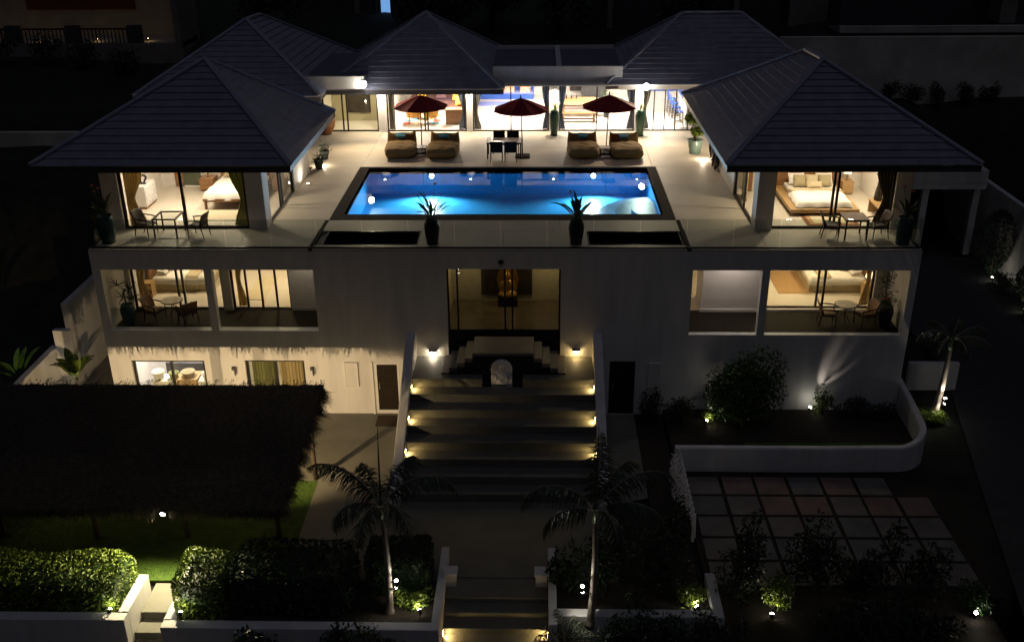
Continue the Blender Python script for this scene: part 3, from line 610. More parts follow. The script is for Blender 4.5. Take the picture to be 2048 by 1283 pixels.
def table_lamp(x, y, z, h, label, pw=4):
    t = thing('table_lamp', label, 'lamp', (x, y, z))
    MB().lathe([(.07, 0), (.075, .02), (.03, .05), (.055, .12), (.02, h*.55), (.015, h*.7)], (x, y, z), 16).build('lamp_base', 'wood', t, smooth=True)
    MB().lathe([(.15, h*.55), (.11, h)], (x, y, z), 20).build('lamp_shade', 'lamp_shade', t, smooth=True)
    light('POINT', (x, y, z+h+.06), pw, WARM, t, .06)
table_lamp(-11.9, 6.9, .52, .38, 'small lit lamp on the nightstand of the upper left bedroom')
o = MB().box(-11.3, -9.55, 3.0, 4.2, .006, .025).build('rug', 'rug_cream', bevel=.008); tag(o, 'cream rug at the foot of the upper left bed', 'rug')
# ---- upper right bedroom
t = thing('bed', 'low wooden platform bed with white bedding and olive pillows in the upper right bedroom', 'bed', (11.7, 5, 0))
part('platform', 'light_wood', (10.42, 12.92, 3.5, 6.55, .12, .26), parent=t, bevel=.02); part('plinth', 'dark_wood', (10.7, 12.65, 3.8, 6.4, 0, .12), parent=t)
part('mattress', 'bed_white', (10.75, 12.62, 3.72, 6.3, .262, .46), parent=t, bevel=.06); duvet(10.75, 12.62, 3.70, 5.2, .46, .17, 2).build('duvet', 'bed_white', t, smooth=True)
part('sheet_fold', 'bed_beige', (10.72, 12.65, 4.95, 5.25, .46, .545), parent=t, bevel=.03)
part('headboard', 'wood', (10.3, 13.0, 6.56, 6.64, .1, 1.25), parent=t, bevel=.02)
for x, y, m, w, r_ in ((11.15, 5.95, 'bed_white', .62, 50), (12.2, 5.95, 'bed_white', .62, 50), (11.2, 5.65, 'cushion_olive', .48, 58), (11.68, 5.7, 'bed_beige', .48, 58), (12.15, 5.65, 'cushion_olive', .48, 58), (11.7, 5.35, 'bed_beige', .58, 50)):
    MB().pillow((x, y, .71 if y > 5.5 else .64), (w, .46 if y > 5.5 else .28, .17), rot=Matrix.Rotation(R(r_), 3, 'X')).build('pillow', m, t, smooth=True)
nightstand(12.98, 13.42, 6.1, 6.6, 0, .52, 'light_wood', 'wooden nightstand right of the platform bed'); table_lamp(13.2, 6.35, .52, .5, 'glowing lamp with a cream shade beside the platform bed', 6)
t = thing('side_table', 'yellow wooden low table by the right wall of the upper right bedroom', 'table', (13.65, 3.3, 0)); part('table_top', 'light_wood', (13.36, 13.93, 2.65, 4.1, .45, .5), parent=t, bevel=.01)
for y in (2.68, 4.02): part('leg', 'light_wood', (13.38, 13.92, y, y+.05, 0, .45), parent=t)
t = thing('floor_vase', 'tall dark carved vase on the low table in the upper right bedroom', 'vase', (13.62, 3.85, .5))
MB().lathe([(.13, 0), (.15, .05), (.13, .3), (.085, .55), (.07, .72), (.10, .88), (.17, .98), (.15, .985), (.07, .8)], (13.62, 3.85, .5), 20).build('vase_body', 'root_wood', t, smooth=True)
t = thing('rug', 'brown bordered rug before the platform bed', 'rug', (11.7, 3.1, 0)); part('border', 'rug_brown', (10.8, 12.65, 2.45, 3.7, .006, .02), parent=t)
part('band', 'rug_tan', (10.95, 12.5, 2.57, 3.7-.005, .0205, .024), parent=t); part('field', 'rug_cream', (11.1, 12.35, 2.7, 3.69, .0245, .028), parent=t)
t = thing('wooden_door', 'orange brown wooden door standing open in the upper right bedroom', 'door', (9.5, 6.75, 0)); part('leaf', 'wood', (9.42, 9.62, 6.55, 6.95, 0.01, 2.1), parent=t, bevel=.008); MB().ball((9.40, 6.62, 1.0), .03, 8, 6).build('knob', 'steel', t)
# ---- lower bedrooms (mirror images)
def lower_bed(s, label):
    X = lambda v: -13.5+v if s < 0 else 13.55-v
    bx = lambda a, c, y0, y1, z0, z1: (min(X(a), X(c)), max(X(a), X(c)), y0, y1, z0, z1)
    t = thing('bed', label, 'bed', (X(1.0), 4.7, Z1))
    part('bed_base', 'bed_beige', bx(0, 2.05, 3.74, 5.7, Z1+.004, Z1+.3), parent=t, bevel=.02); part('mattress', 'bed_white', bx(.02, 2.08, 3.72, 5.72, Z1+.3, Z1+.55), parent=t, bevel=.06)
    rs = np.random.default_rng(5)
    def fn(u, v):
        a = -.02+2.12*u; y = 3.64+2.1*v; e = max(0, (3.76-y)/.12, (a-2.0)/.12); e = min(1, e)
        return (X(a), y, Z1+.585-.26*e**1.5+.012*math.sin(a*8+2*math.sin(y*3))+.01*math.sin(y*9+a*2))
    MB().grid(fn, 30, 26).build('duvet', 'bed_white', t, smooth=True, solid=.01)
    def fr(u, v):
        a = 1.25+.48*u; y = 3.60+2.1*v; e = min(1, max(0, (3.78-y)/.14)); return (X(a), y, Z1+.625-.42*e**1.3+.006*math.sin(a*8+2*math.sin(y*3)))
    MB().grid(fr, 8, 26).build('bed_runner', 'bed_beige', t, smooth=True, solid=.01)
    part('headboard', 'wood', bx(-.2, -.1, 3.7, 5.75, Z1, Z1+1.1), parent=t, bevel=.02)
    for y in (4.2, 5.1): MB().pillow((X(.3), y, Z1+.74), (.42, .65, .2), rot=Matrix.Rotation(R(-20*s), 3, 'Y')).build('pillow', 'bed_white', t, smooth=True)
    MB().pillow((X(.6), 4.6, Z1+.76), (.4, .4, .16), rot=Matrix.Rotation(R(-30*s), 3, 'Y')).build('pillow', 'cushion_olive', t, smooth=True)
lower_bed(-1, 'white bed with a beige runner in the lower left bedroom'); lower_bed(1, 'white bed with a beige runner in the lower right bedroom')
def open_stand(x0, x1, label):
    t = thing('nightstand', label, 'nightstand', ((x0+x1)/2, 3.3, Z1)); y0, y1 = 3.1, 3.5
    part('side_panel', 'light_wood', (x0, x0+.03, y0, y1, Z1+.005, Z1+.55), (x1-.03, x1, y0, y1, Z1+.005, Z1+.55), parent=t); part('top', 'light_wood', (x0, x1, y0, y1, Z1+.551, Z1+.58), parent=t)
    part('shelf', 'light_wood', (x0+.031, x1-.031, y0, y1, Z1+.28, Z1+.3), parent=t); part('back_panel', 'light_wood', (x0+.031, x1-.031, y1-.02, y1-.002, Z1+.01, Z1+.279), parent=t)
open_stand(-13.75, -13.35, 'open wooden nightstand before the lower left bed'); open_stand(13.35, 13.72, 'open wooden nightstand before the lower right bed')
table_lamp(13.55, 3.3, Z1+.58, .4, 'small lit lamp on the lower right nightstand', 3)
o = MB().box(10.35, 11.6, 3.6, 5.9, Z1+.006, Z1+.02).build('rug', 'rug_tan'); tag(o, 'tan carpet beside the bed in the lower right bedroom', 'rug')
o = MB().box(-9.8, -9.05, 2.9, 5.2, Z1+.006, Z1+.02).build('rug', 'rug_cream'); tag(o, 'cream rug behind the four-pane lower left door', 'rug')
# ---- living room
t = thing('rug', 'patchwork rug in red teal and grey under the ochre armchairs', 'rug', (-4.7, 19, 0)); k = 0
for i in range(5):
    for j in range(5):
        m = ['rug_red', 'rug_teal', 'rug_grey', 'rug_cream', 'rug_tan', 'rug_teal', 'rug_cream'][(i*3+j*5+i*j) % 7]
        part('rug_patch', m, (-5.5+i*.36, -5.5+i*.36+.355, 17.75+j*.52, 17.75+j*.52+.515, .006, .018), parent=t)
def armchair(x, y, rz, label):
    t = thing('armchair', label, 'armchair', (x, y, 0)); o_ = ORG[t.name]
    b = MB(); pts = []
    for a in np.linspace(R(-20), R(200), 15): pts.append((x+.38*math.cos(a), y+.36*math.sin(a), 0))
    def fn(u, v):
        a = R(-25+230*u); r = 1+.12*v; h = .40+(.14+.42*math.sin(math.pi*u)**.7)*v
        return (x+.36*r*math.cos(a), y+.34*r*math.sin(a), h)
    b.grid(fn, 20, 6).build('shell', 'chair_ochre', t, smooth=True, solid=.06)
    MB().pillow((x, y, .42), (.64, .62, .2), e=4).build('seat_cushion', 'chair_ochre', t, smooth=True)
    for sx in (-1, 1):
        for sy in (-1, 1): MB().tube([(x+sx*.2, y+sy*.2, .36), (x+sx*.27, y+sy*.27, .0)], [.02, .012], 8).build('leg', 'wood', t)
    t.rotation_euler.z = rz
armchair(-4.95, 17.95, R(180), 'left of the two ochre tub armchairs seen from behind'); armchair(-4.1, 17.95, R(180), 'right of the two ochre tub armchairs seen from behind')
t = thing('coffee_table', 'round dark coffee table between the ochre armchairs', 'table', (-4.5, 18.9, 0)); MB().lathe([(.40, .38), (.42, .40), (.42, .43), (.40, .44)], (-4.5, 18.9, 0), 24).build('table_top', 'dark_wood', t); MB().lathe([(.2, 0), (.05, .05), (.05, .38)], (-4.5, 18.9, 0), 14).build('pedestal', 'dark_wood', t)
t = thing('sofa', 'dark purple brown corner sofa with yellow cushions in the living room', 'sofa', (-3.9, 21.4, 0))
part('seat', 'sofa_purple', (-5.2, -2.5, 20.9, 21.9, .12, .45), parent=t, bevel=.06); part('backrest', 'sofa_brown', (-5.2, -2.5, 21.92, 22.2, .12, .95), parent=t, bevel=.07); part('arm', 'sofa_brown', (-5.5, -5.22, 20.9, 22.2, .12, .65), parent=t, bevel=.06)
part('chaise', 'sofa_brown', (-3.4, -2.5, 19.4, 20.88, .12, .45), parent=t, bevel=.06); part('side_back', 'sofa_purple', (-2.48, -2.25, 19.2, 22.0, .12, .9), parent=t, bevel=.06); part('leg', 'dark_wood', (-5.4, -5.3, 21, 21.1, 0, .119), (-2.6, -2.5, 21, 21.1, 0, .119), (-2.6, -2.5, 19.5, 19.6, 0, .119), parent=t)
for x, y, m, l in ((-4.9, 21.6, 'cushion_yellow', 'yellow cushion at the left end of the brown sofa'), (-3.0, 21.2, 'cushion_yellow', 'yellow cushion in the corner of the brown sofa'), (-2.75, 20.0, 'cushion_yellow', 'large yellow cushion on the sofa chaise'), (-3.9, 21.65, 'sofa_purple', 'dark cushion in the middle of the brown sofa')):
    o = MB().pillow((x, y, .70), (.55, .5, .18), rot=Matrix.Rotation(R(55), 3, 'X')).build('cushion', m, smooth=True); tag(o, l, 'cushion')
t = thing('cabinet', 'low brown wooden cabinet behind the living room glass', 'cabinet', (-2.9, 17.9, 0)); part('carcass', 'wood', (-3.35, -2.5, 17.75, 18.2, .02, .72), parent=t, bevel=.012); part('top', 'light_wood', (-3.38, -2.48, 17.72, 18.22, .721, .75), parent=t)
for j in range(2): part('drawer', 'wood', (-3.32, -2.53, 17.735, 17.749, .05+j*.34, .37+j*.34), parent=t, bevel=.005)
t = thing('wall_hanging', 'pinkish draped wall hanging at the back of the living room', 'wall art', (-5.6, 24.5, .4)); part('cloth', 'rug_tan', (-5.9, -4.9, 24.5, 24.55, .5, 2.0), parent=t); part('cloth_band', 'stripes', (-5.6, -5.2, 24.47, 24.498, .5, 2.0), parent=t)
t = thing('picture', 'large dark framed picture in the dim left bay of the rear wing', 'picture', (-7.75, 18.6, .4)); part('frame', 'frame', (-8.33, -7.2, 18.6, 18.65, .42, 2.0), parent=t); part('canvas', 'art_dark', (-8.28, -7.25, 18.585, 18.599, .47, 1.95), parent=t)
part('partition', 'wallpaper', (-9.15, -6.32, 18.66, 18.8, 0, 2.3))
# ---- daybed room
t = thing('daybed', 'long blue built-in daybed at the back of the white room', 'daybed', (-.6, 24, 0)); part('base', 'blue_paint', (-2.3, .98, 23.6, 24.58, .005, .26), parent=t, bevel=.01); part('mattress', 'blue_mat', (-2.28, .96, 23.62, 24.4, .261, .36), parent=t, bevel=.03); part('backrest', 'blue_paint', (-2.3, .98, 24.42, 24.59, .27, .9), parent=t, bevel=.02)
for x, m, l in ((-.36, 'cushion_yellow', 'yellow cushion at the back of the daybed beside the window stile'), (.52, 'cushion_yellow', 'yellow cushion at the right end of the daybed')):
    o = MB().pillow((x, 24.02, .60), (.62, .48, .18), rot=Matrix.Rotation(R(68), 3, 'X')).build('cushion', m, smooth=True); tag(o, l, 'cushion')
for x, l in ((-.36, 'patterned white and orange cushion on the daybed beside the window stile'), (.52, 'patterned white and orange cushion at the right end of the daybed')):
    o = MB().pillow((x, 23.76, .48), (.58, .36, .16), rot=Matrix.Rotation(R(58), 3, 'X')).build('cushion', 'cushion_print', smooth=True); tag(o, l, 'cushion')
o = MB().box(-2.0, .4, 21.9, 22.9, .006, .02).build('rug', 'blue_mat'); tag(o, 'pale blue mat on the floor before the daybed', 'rug')
# ---- dining room
t = thing('dining_table', 'long pale wooden dining table in the rear wing', 'table', (3.3, 19.8, 0)); part('table_top', 'light_wood', (2.4, 4.2, 19.0, 20.6, .70, .75), parent=t, bevel=.012)
for x in (2.5, 4.02): part('leg', 'light_wood', (x, x+.08, 19.1, 19.18, 0, .70), (x, x+.08, 20.4, 20.48, 0, .70), parent=t)
def bench(y, label):
    t = thing('bench', label, 'bench', (3.2, y, 0)); part('seat', 'wood', (2.3, 4.15, y-.2, y+.2, .40, .45), parent=t, bevel=.012)
    for x in (2.35, 3.98): part('leg', 'wood', (x, x+.1, y-.18, y+.18, 0, .40), parent=t)
    part('stretcher', 'wood', (2.451, 3.979, y-.03, y+.03, .12, .18), parent=t)
bench(18.3, 'wooden bench on the near side of the dining table'); bench(21.2, 'wooden bench on the far side of the dining table')
def wire_chair(x, y, rz, label):
    t = thing('dining_chair', label, 'chair', (x, y, 0), 'yellow dining chairs'); b = MB().box(x-.22, x+.22, y-.22, y+.22, .43, .46); b.build('seat', 'cushion_yellow', t, bevel=.015)
    MB().box(x-.22, x+.22, y+.2, y+.23, .55, .85).build('backrest', 'cushion_yellow', t, bevel=.012)
    for sx in (-.2, .2):
        for sy in (-.2, .2): MB().tube([(x+sx, y+sy, 0), (x+sx, y+sy, .43 if sy < 0 else .85)], .012, 6).build('leg', 'chair_ochre', t)
    t.rotation_euler.z = rz
wire_chair(2.15, 19.4, R(90), 'yellow dining chair at the left end of the table, nearer one'); wire_chair(2.15, 20.2, R(90), 'yellow dining chair at the left end of the table, farther one'); wire_chair(4.5, 19.8, R(-90), 'yellow dining chair at the right end of the table')
for i, x in enumerate((2.7, 2.95, 3.2)):
    o = MB().lathe([(.03, 0), (.035, .1), (.012, .16), (.012, .24)], (x, 20.2, .75), 10).build('bottle', 'metal_dark', smooth=True); tag(o, ['leftmost', 'middle', 'rightmost'][i]+' of the three dark bottles on the dining table', 'bottle', 'bottles on the dining table')
t = thing('flower_vase', 'dark vase of green branches right of the dining table', 'vase', (4.7, 19.2, 0)); MB().lathe([(.12, 0), (.14, .2), (.08, .6), (.10, .7)], (4.7, 19.2, 0), 14).build('vase', 'pot_dark', t, smooth=True)
b = MB()
for i in range(70):
    q = Vector((4.7, 19.2, 1.15))+Vector(rng.normal(0, .16, 3)); d = Vector(rng.normal(0, 1, 3)).normalized()*.06; e = Vector(rng.normal(0, 1, 3)).normalized()*.03; b.quad(q-d, q+e, q+d, q-e)
b.build('foliage', 'leaf', t); MB().tube([(4.7, 19.2, .6), (4.72, 19.22, 1.2)], .01, 5).build('stem', 'bark', t)
t = thing('wall_art', 'red and cream round painting on the dining room wall', 'picture', (3.1, 24.5, 1)); MB().tube([(3.1, 24.52, 1.35), (3.1, 24.58, 1.35)], .75, 32).build('canvas', 'art_red', t); part('shelf', 'frame', (3.0, 4.4, 24.3, 24.58, .3, .55), parent=t)
t = thing('sideboard', 'dark grey sideboard under the red painting', 'sideboard', (4.2, 24.2, 0)); part('carcass', 'metal_mesh', (3.6, 5.0, 23.9, 24.28, .1, .75), parent=t, bevel=.01); part('leg', 'frame', (3.65, 3.7, 23.95, 24.0, 0, .1), (4.9, 4.95, 23.95, 24.0, 0, .1), parent=t)
# ---- bar and stools
t = thing('bar_counter', 'white bar with a bright blue top and striped shelves behind', 'bar', (7.6, 20, 0)); part('front', 'white_paint', (6.4, 8.35, 20.9, 21.3, .005, 1.02), parent=t); part('counter_top', 'blue_paint', (6.3, 8.45, 20.75, 21.5, 1.021, 1.09), parent=t, bevel=.008); part('return_front', 'white_paint', (8.46, 8.9, 17.4, 21.5, .005, 1.02), parent=t); part('return_top', 'blue_paint', (8.46, 9.0, 17.3, 21.5, 1.021, 1.09), parent=t)
t = thing('striped_display', 'multicoloured striped panel behind the blue bar', 'panel', (7.6, 24.4, 0)); part('panel', 'stripes', (6.3, 9.0, 24.3, 24.4, .01, .46), parent=t); part('ledge', 'cushion_yellow', (6.3, 9.0, 24.25, 24.42, .461, .62), parent=t)
for i in range(4):
    y = 17.25+i*1.0; t = thing('bar_stool', ['nearest', 'second nearest', 'third nearest', 'farthest'][i]+' of the four blue bar stools', 'stool', (8.1, y, 0), 'blue bar stools')
    part('seat', 'blue_paint', (7.9, 8.3, y-.2, y+.2, .70, .76), parent=t, bevel=.02); part('backrest', 'blue_paint', (7.88, 7.92, y-.2, y+.2, .80, 1.15), parent=t, bevel=.015)
    for sx in (-.17, .17):
        for sy in (-.17, .17): MB().tube([(8.1+sx, y+sy, .70), (8.1+sx*1.25, y+sy*1.25, 0)], .016, 6).build('leg', 'dark_wood', t)
    MB().tube([(7.92, y-.19, .25), (8.28, y-.19, .25)], .012, 6).tube([(7.92, y+.19, .25), (8.28, y+.19, .25)], .012, 6).build('footrest', 'dark_wood', t)
# ---- entrance statue
t = thing('statue', 'golden seated statue with a pointed halo in the entrance hall', 'statue', (.14, 2.55, Z1))
part('pedestal', 'black_granite', (-.22, .5, 2.3, 2.8, Z1+.002, Z1+.32), parent=t, bevel=.01)
b = MB(); c = (.14, 2.55, Z1+.32)
b.ball((c[0], c[1]-.05, c[2]+.13), (.36, .24, .13)); b.ball((c[0], c[1], c[2]+.42), (.20, .14, .28)); b.ball((c[0]-.22, c[1]-.02, c[2]+.40), (.075, .075, .24)); b.ball((c[0]+.22, c[1]-.02, c[2]+.40), (.075, .075, .24))
b.ball((c[0]-.12, c[1]-.16, c[2]+.20), (.13, .06, .05)); b.ball((c[0]+.12, c[1]-.16, c[2]+.20), (.13, .06, .05)); b.ball((c[0], c[1], c[2]+.70), (.07, .07, .09)); b.ball((c[0], c[1]-.01, c[2]+.84), (.105, .115, .145)); b.ball((c[0], c[1]-.12, c[2]+.83), (.02, .03, .035)); b.ball((c[0], c[1], c[2]+1.0), (.05, .05, .10)); b.lathe([(.04, 0), (.02, .12), (.003, .26)], (c[0], c[1], c[2]+1.05), 10)
for sx in (-.105, .105): b.ball((c[0]+sx, c[1], c[2]+.81), (.015, .03, .06))
b.build('figure', 'gold', t, remesh=.014)
b = MB(); out = [(.44*math.sin(a)*(1-.25*max(0, math.cos(a))), .62-.62*math.cos(a*1.0)) for a in np.linspace(0, math.pi, 16)]
pts = [(.14-.30, 2.74, c[2]+.1), (.14+.30, 2.74, c[2]+.1), (.14+.42, 2.74, c[2]+.6), (.14+.30, 2.74, c[2]+1.0), (.14, 2.74, c[2]+1.42), (.14-.30, 2.74, c[2]+1.0), (.14-.42, 2.74, c[2]+.6)]
b.prism(pts, (0, .04, 0)).build('halo', 'gold', t, bevel=.03)
# ---- clutter in the store room
def basket(x, y, r, h, z, label, m='plastic_cream'):
    o = MB().lathe([(r*.75, 0), (r, h), (r*1.06, h), (r*1.06, h-.03), (r*.98, h-.04), (r*.72, .03)], (x, y, z), 18).build('basket', m, smooth=True); return tag(o, label, 'basket')
zf = -6.28
for i, (x, y, z0, w, d, h, m, l) in enumerate(((-12.5, 1.1, zf, .9, .6, .8, 'plastic_cream', 'cream storage crate at the left of the store room'), (-11.7, 1.2, zf, .8, .7, .85, 'light_wood', 'wooden crate in the middle of the store room'), (-10.95, 1.1, zf, .6, .6, .8, 'plastic_cream', 'cream crate at the right of the store room'), (-12.0, 2.2, zf, 1.6, .6, 1.0, 'metal_mesh', 'dark mesh rack at the back of the store room'))):
    t = thing('crate', l, 'crate', (x, y, z0)); part('side', m, (x-w/2, x-w/2+.03, y-d/2, y+d/2, z0, z0+h), (x+w/2-.03, x+w/2, y-d/2, y+d/2, z0, z0+h), (x-w/2+.03, x+w/2-.03, y-d/2, y-d/2+.03, z0, z0+h), (x-w/2+.03, x+w/2-.03, y+d/2-.03, y+d/2, z0, z0+h), parent=t); part('base', m, (x-w/2+.031, x+w/2-.031, y-d/2+.031, y+d/2-.031, z0, z0+.03), parent=t); part('lid', m, (x-w/2-.01, x+w/2+.01, y-d/2-.01, y+d/2+.01, z0+h+.001, z0+h+.03), parent=t)
basket(-12.75, 1.0, .22, .32, zf+.831, 'round cream basket on the left crate in the store room'); basket(-12.2, 1.05, .18, .25, zf+.831, 'round green basket on the left crate in the store room', 'curtain_green'); basket(-11.7, 1.15, .24, .2, zf+.881, 'wide shallow basket on the wooden crate', 'cushion_olive'); basket(-10.95, 1.05, .2, .25, zf+.831, 'cream basket on the right crate in the store room'); basket(-12.3, 2.2, .2, .3, zf+1.031, 'dark basket on the mesh rack', 'rattan')
for k, (x, y, a, l) in enumerate(((-11.3, 2.1, .3, 'folded metal chair frame leaning at the back of the store room'), (-10.8, 1.9, -.2, 'folded metal table frame leaning at the right of the store room'))):
    t = thing('folded_frame', l, 'folding chair', (x, y, zf)); b = MB()
    for s_ in (-.28, .28): b.tube([(x+s_, y, zf), (x+s_+a*.5, y+.3, zf+1.9)], .012, 6); b.tube([(x+s_, y+.1, zf+.3), (x-s_, y+.25, zf+1.6)], .012, 6)
    for h in (.3, .9, 1.5): b.tube([(x-.28+a*.25*h, y+.15*h, zf+h), (x+.28+a*.25*h, y+.15*h, zf+h)], .01, 6)
    b.build('frame', 'metal_mesh', t); MB().quad((x-.25+a*.3, y+.16, zf+1.0), (x+.25+a*.3, y+.16, zf+1.0), (x+.25+a*.45, y+.26, zf+1.6), (x-.25+a*.45, y+.26, zf+1.6)).build('panel', 'plastic_cream', t, solid=.01)
# ================================================================== TERRACE THINGS
# frameless glass balustrade along the front edge
t = thing('glass_balustrade', 'clear frameless glass balustrade along the front edge of the terrace', 'balustrade', (0, .2, 0))
part('base_channel', 'metal_dark', (-13.95, 13.95, .13, .19, .004, .05), parent=t)
for i in range(18): MB().box(-13.95+i*1.55+.012, -13.95+(i+1)*1.55-.012, .152, .166, .03, 1.02).build('glass_panel', 'glass_rail', t)
t = thing('glass_balustrade', 'short glass balustrade on the left side edge of the terrace', 'balustrade', (-13.9, 1, 0)); part('base_channel', 'metal_dark', (-13.96, -13.90, .2, 2.0, .004, .05), parent=t); MB().box(-13.94, -13.925, .2, 2.0, .03, 1.02).build('glass_panel', 'glass_rail', t)
t = thing('glass_balustrade', 'short glass balustrade on the right side edge of the terrace', 'balustrade', (13.9, 1, 0)); part('base_channel', 'metal_dark', (13.90, 13.96, .2, 2.0, .004, .05), parent=t); MB().box(13.925, 13.94, .2, 2.0, .03, 1.02).build('glass_panel', 'glass_rail', t)

# rattan armchairs
def rattan_chair(name, label, cm, loc, rz, group, sc=1.0):
    t = thing(name, label, 'chair', (0, 0, 0), group)
    MB().pillow((0, 0, .43), (.52, .50, .09), e=6).build('seat', cm, t, smooth=True)
    def fb(u, v): x = (u*2-1)*.26*(1+.06*v); return (x, .24+.16*v**1.3-.05*abs(u*2-1)**2, .43+.47*v-.03*abs(u*2-1)**3*v)
    MB().grid(fb, 10, 8).build('backrest', cm, t, smooth=True, solid=.035)
    for sx in (-1, 1):
        MB().tube([(sx*.26, -.24, .0), (sx*.265, -.24, .40), (sx*.28, -.25, .62)], [.016, .022, .020], 8).build('leg', 'rattan', t, smooth=True)
        MB().tube([(sx*.25, .33, .0), (sx*.25, .25, .40), (sx*.26, .27, .62)], [.016, .022, .020], 8).build('leg', 'rattan', t, smooth=True)
        MB().tube([(sx*.285, -.29, .615), (sx*.29, -.05, .645), (sx*.275, .30, .66)], [.022, .026, .02], 8).build('armrest', 'rattan', t, smooth=True)
    MB().bar((-.24, -.24, .38), (.24, -.24, .38), .03).bar((-.24, .26, .38), (.24, .26, .38), .03).bar((-.25, -.24, .38), (-.25, .26, .38), .03).bar((.25, -.24, .38), (.25, .26, .38), .03).build('seat_frame', 'rattan', t)
    t.location = loc; t.rotation_euler.z = rz; t.scale = (sc,)*3
    return t
g = 'rattan armchairs on the terraces'
ch = rattan_chair('rattan_chair', 'dark rattan armchair left of the glass table on the upper left terrace', 'rattan', (-12.48, 1.5, 0), R(72), g)
clone(ch, (-10.62, 1.35, 0), R(-100), 'dark rattan armchair right of the glass table on the upper left terrace')
clone(ch, (11.28, 1.28, 0), R(80), 'dark rattan armchair left of the brown table on the upper right terrace'); clone(ch, (12.85, 1.30, 0), R(-80), 'dark rattan armchair right of the brown table on the upper right terrace')
ch2 = rattan_chair('rattan_chair', 'tan rattan armchair left of the round table on the lower left balcony', 'rattan_tan', (-12.5, 1.05, Z1), R(68), g)
clone(ch2, (-11.28, .92, Z1), R(-140), 'tan rattan armchair right of the round table on the lower left balcony, turned inwards')
clone(ch2, (11.45, .9, Z1), R(85), 'tan rattan armchair left of the round table on the lower right balcony'); clone(ch2, (12.72, .85, Z1), R(-75), 'tan rattan armchair right of the round table on the lower right balcony')
# tables
def square_table(x0, x1, y0, y1, glass_top, label):
    t = thing('terrace_table', label, 'table', ((x0+x1)/2, (y0+y1)/2, 0)); w = .05; h = .72
    part('table_frame', 'rattan', (x0, x1, y0, y0+w, h-.05, h), (x0, x1, y1-w, y1, h-.05, h), (x0, x0+w, y0+w, y1-w, h-.05, h), (x1-w, x1, y0+w, y1-w, h-.05, h), parent=t)
    for x in (x0+.003, x1-w-.003):
        for y in (y0+.003, y1-w-.003): part('leg', 'rattan', (x, x+w, y, y+w, .004, h-.051), parent=t, bevel=.006)
    if glass_top: MB().box(x0+.03, x1-.03, y0+.03, y1-.03, h+.001, h+.011).build('table_top', 'glass', t)
    else: part('table_top', 'rattan_tan', (x0-.01, x1+.01, y0-.01, y1+.01, h+.001, h+.02), parent=t, bevel=.006)
square_table(-12.1, -11.27, 1.08, 2.0, True, 'square dark table with a glass top on the upper left terrace'); square_table(11.65, 12.43, .9, 1.72, False, 'square brown table on the upper right terrace')
def round_table(x, y, label):
    t = thing('round_table', label, 'table', (x, y, Z1)); MB().lathe([(.37, .68), (.385, .70), (.385, .715), (.365, .72)], (x, y, Z1), 32).build('rim', 'rattan', t, smooth=True); MB().lathe([(.355, .722), (.36, .728)], (x, y, Z1), 32).build('table_top', 'plastic_cream', t)
    for k in range(3): a = k*2.094+.5; MB().tube([(x+.05*math.cos(a), y+.05*math.sin(a), Z1+.68), (x+.04*math.cos(a), y+.04*math.sin(a), Z1+.35), (x+.26*math.cos(a), y+.26*math.sin(a), Z1)], .014, 6).build('leg', 'rattan', t)
round_table(-11.9, 1.22, 'small round table between chairs on the lower left balcony'); round_table(12.05, .98, 'small round table between chairs on the lower right balcony')

# poolside dining set
t = thing('dining_table', 'dark framed table with a pale top under the middle parasol', 'table', (-.24, 11.75, 0))
part('table_top', 'floor_back', (-.98, .5, 11.3, 12.2, .70, .735), parent=t); part('rim', 'rattan', (-1.0, -.981, 11.28, 12.22, .67, .74), (.501, .52, 11.28, 12.22, .67, .74), (-.981, .501, 11.28, 11.299, .67, .74), (-.981, .501, 12.201, 12.22, .67, .74), parent=t)
for x in (-.99, .45):
    for y in (11.29, 12.15): part('leg', 'rattan', (x, x+.055, y, y+.055, .004, .669), parent=t)
t = thing('sling_chair', 'black sling chair before the pool table, left one', 'chair', (0, 0, 0), 'black chairs at the pool table')
MB().box(-.25, .25, -.24, .24, .42, .45).build('seat', 'sling', t, bevel=.01); MB().prism([(-.26, .24, .46), (.26, .24, .46), (.26, .30, .92), (-.26, .30, .92)], (0, .025, 0)).build('backrest', 'sling', t)
for sx in (-.25, .25): MB().tube([(sx, -.23, 0), (sx, -.23, .62)], .014, 6).build('leg', 'metal_dark', t); MB().tube([(sx, .30, 0), (sx, .24, .45), (sx, .31, .93)], .014, 6).build('leg', 'metal_dark', t); MB().tube([(sx, -.23, .62), (sx, .27, .64)], .016, 6).build('armrest', 'metal_dark', t)
t.location = (-.56, 11.05, 0); t.rotation_euler.z = R(180)
clone(t, (.06, 11.05, 0), R(180), 'black sling chair before the pool table, right one'); clone(t, (-.50, 12.35, 0), 0, 'black sling chair behind the pool table, left one'); clone(t, (.12, 12.35, 0), 0, 'black sling chair behind the pool table, right one')

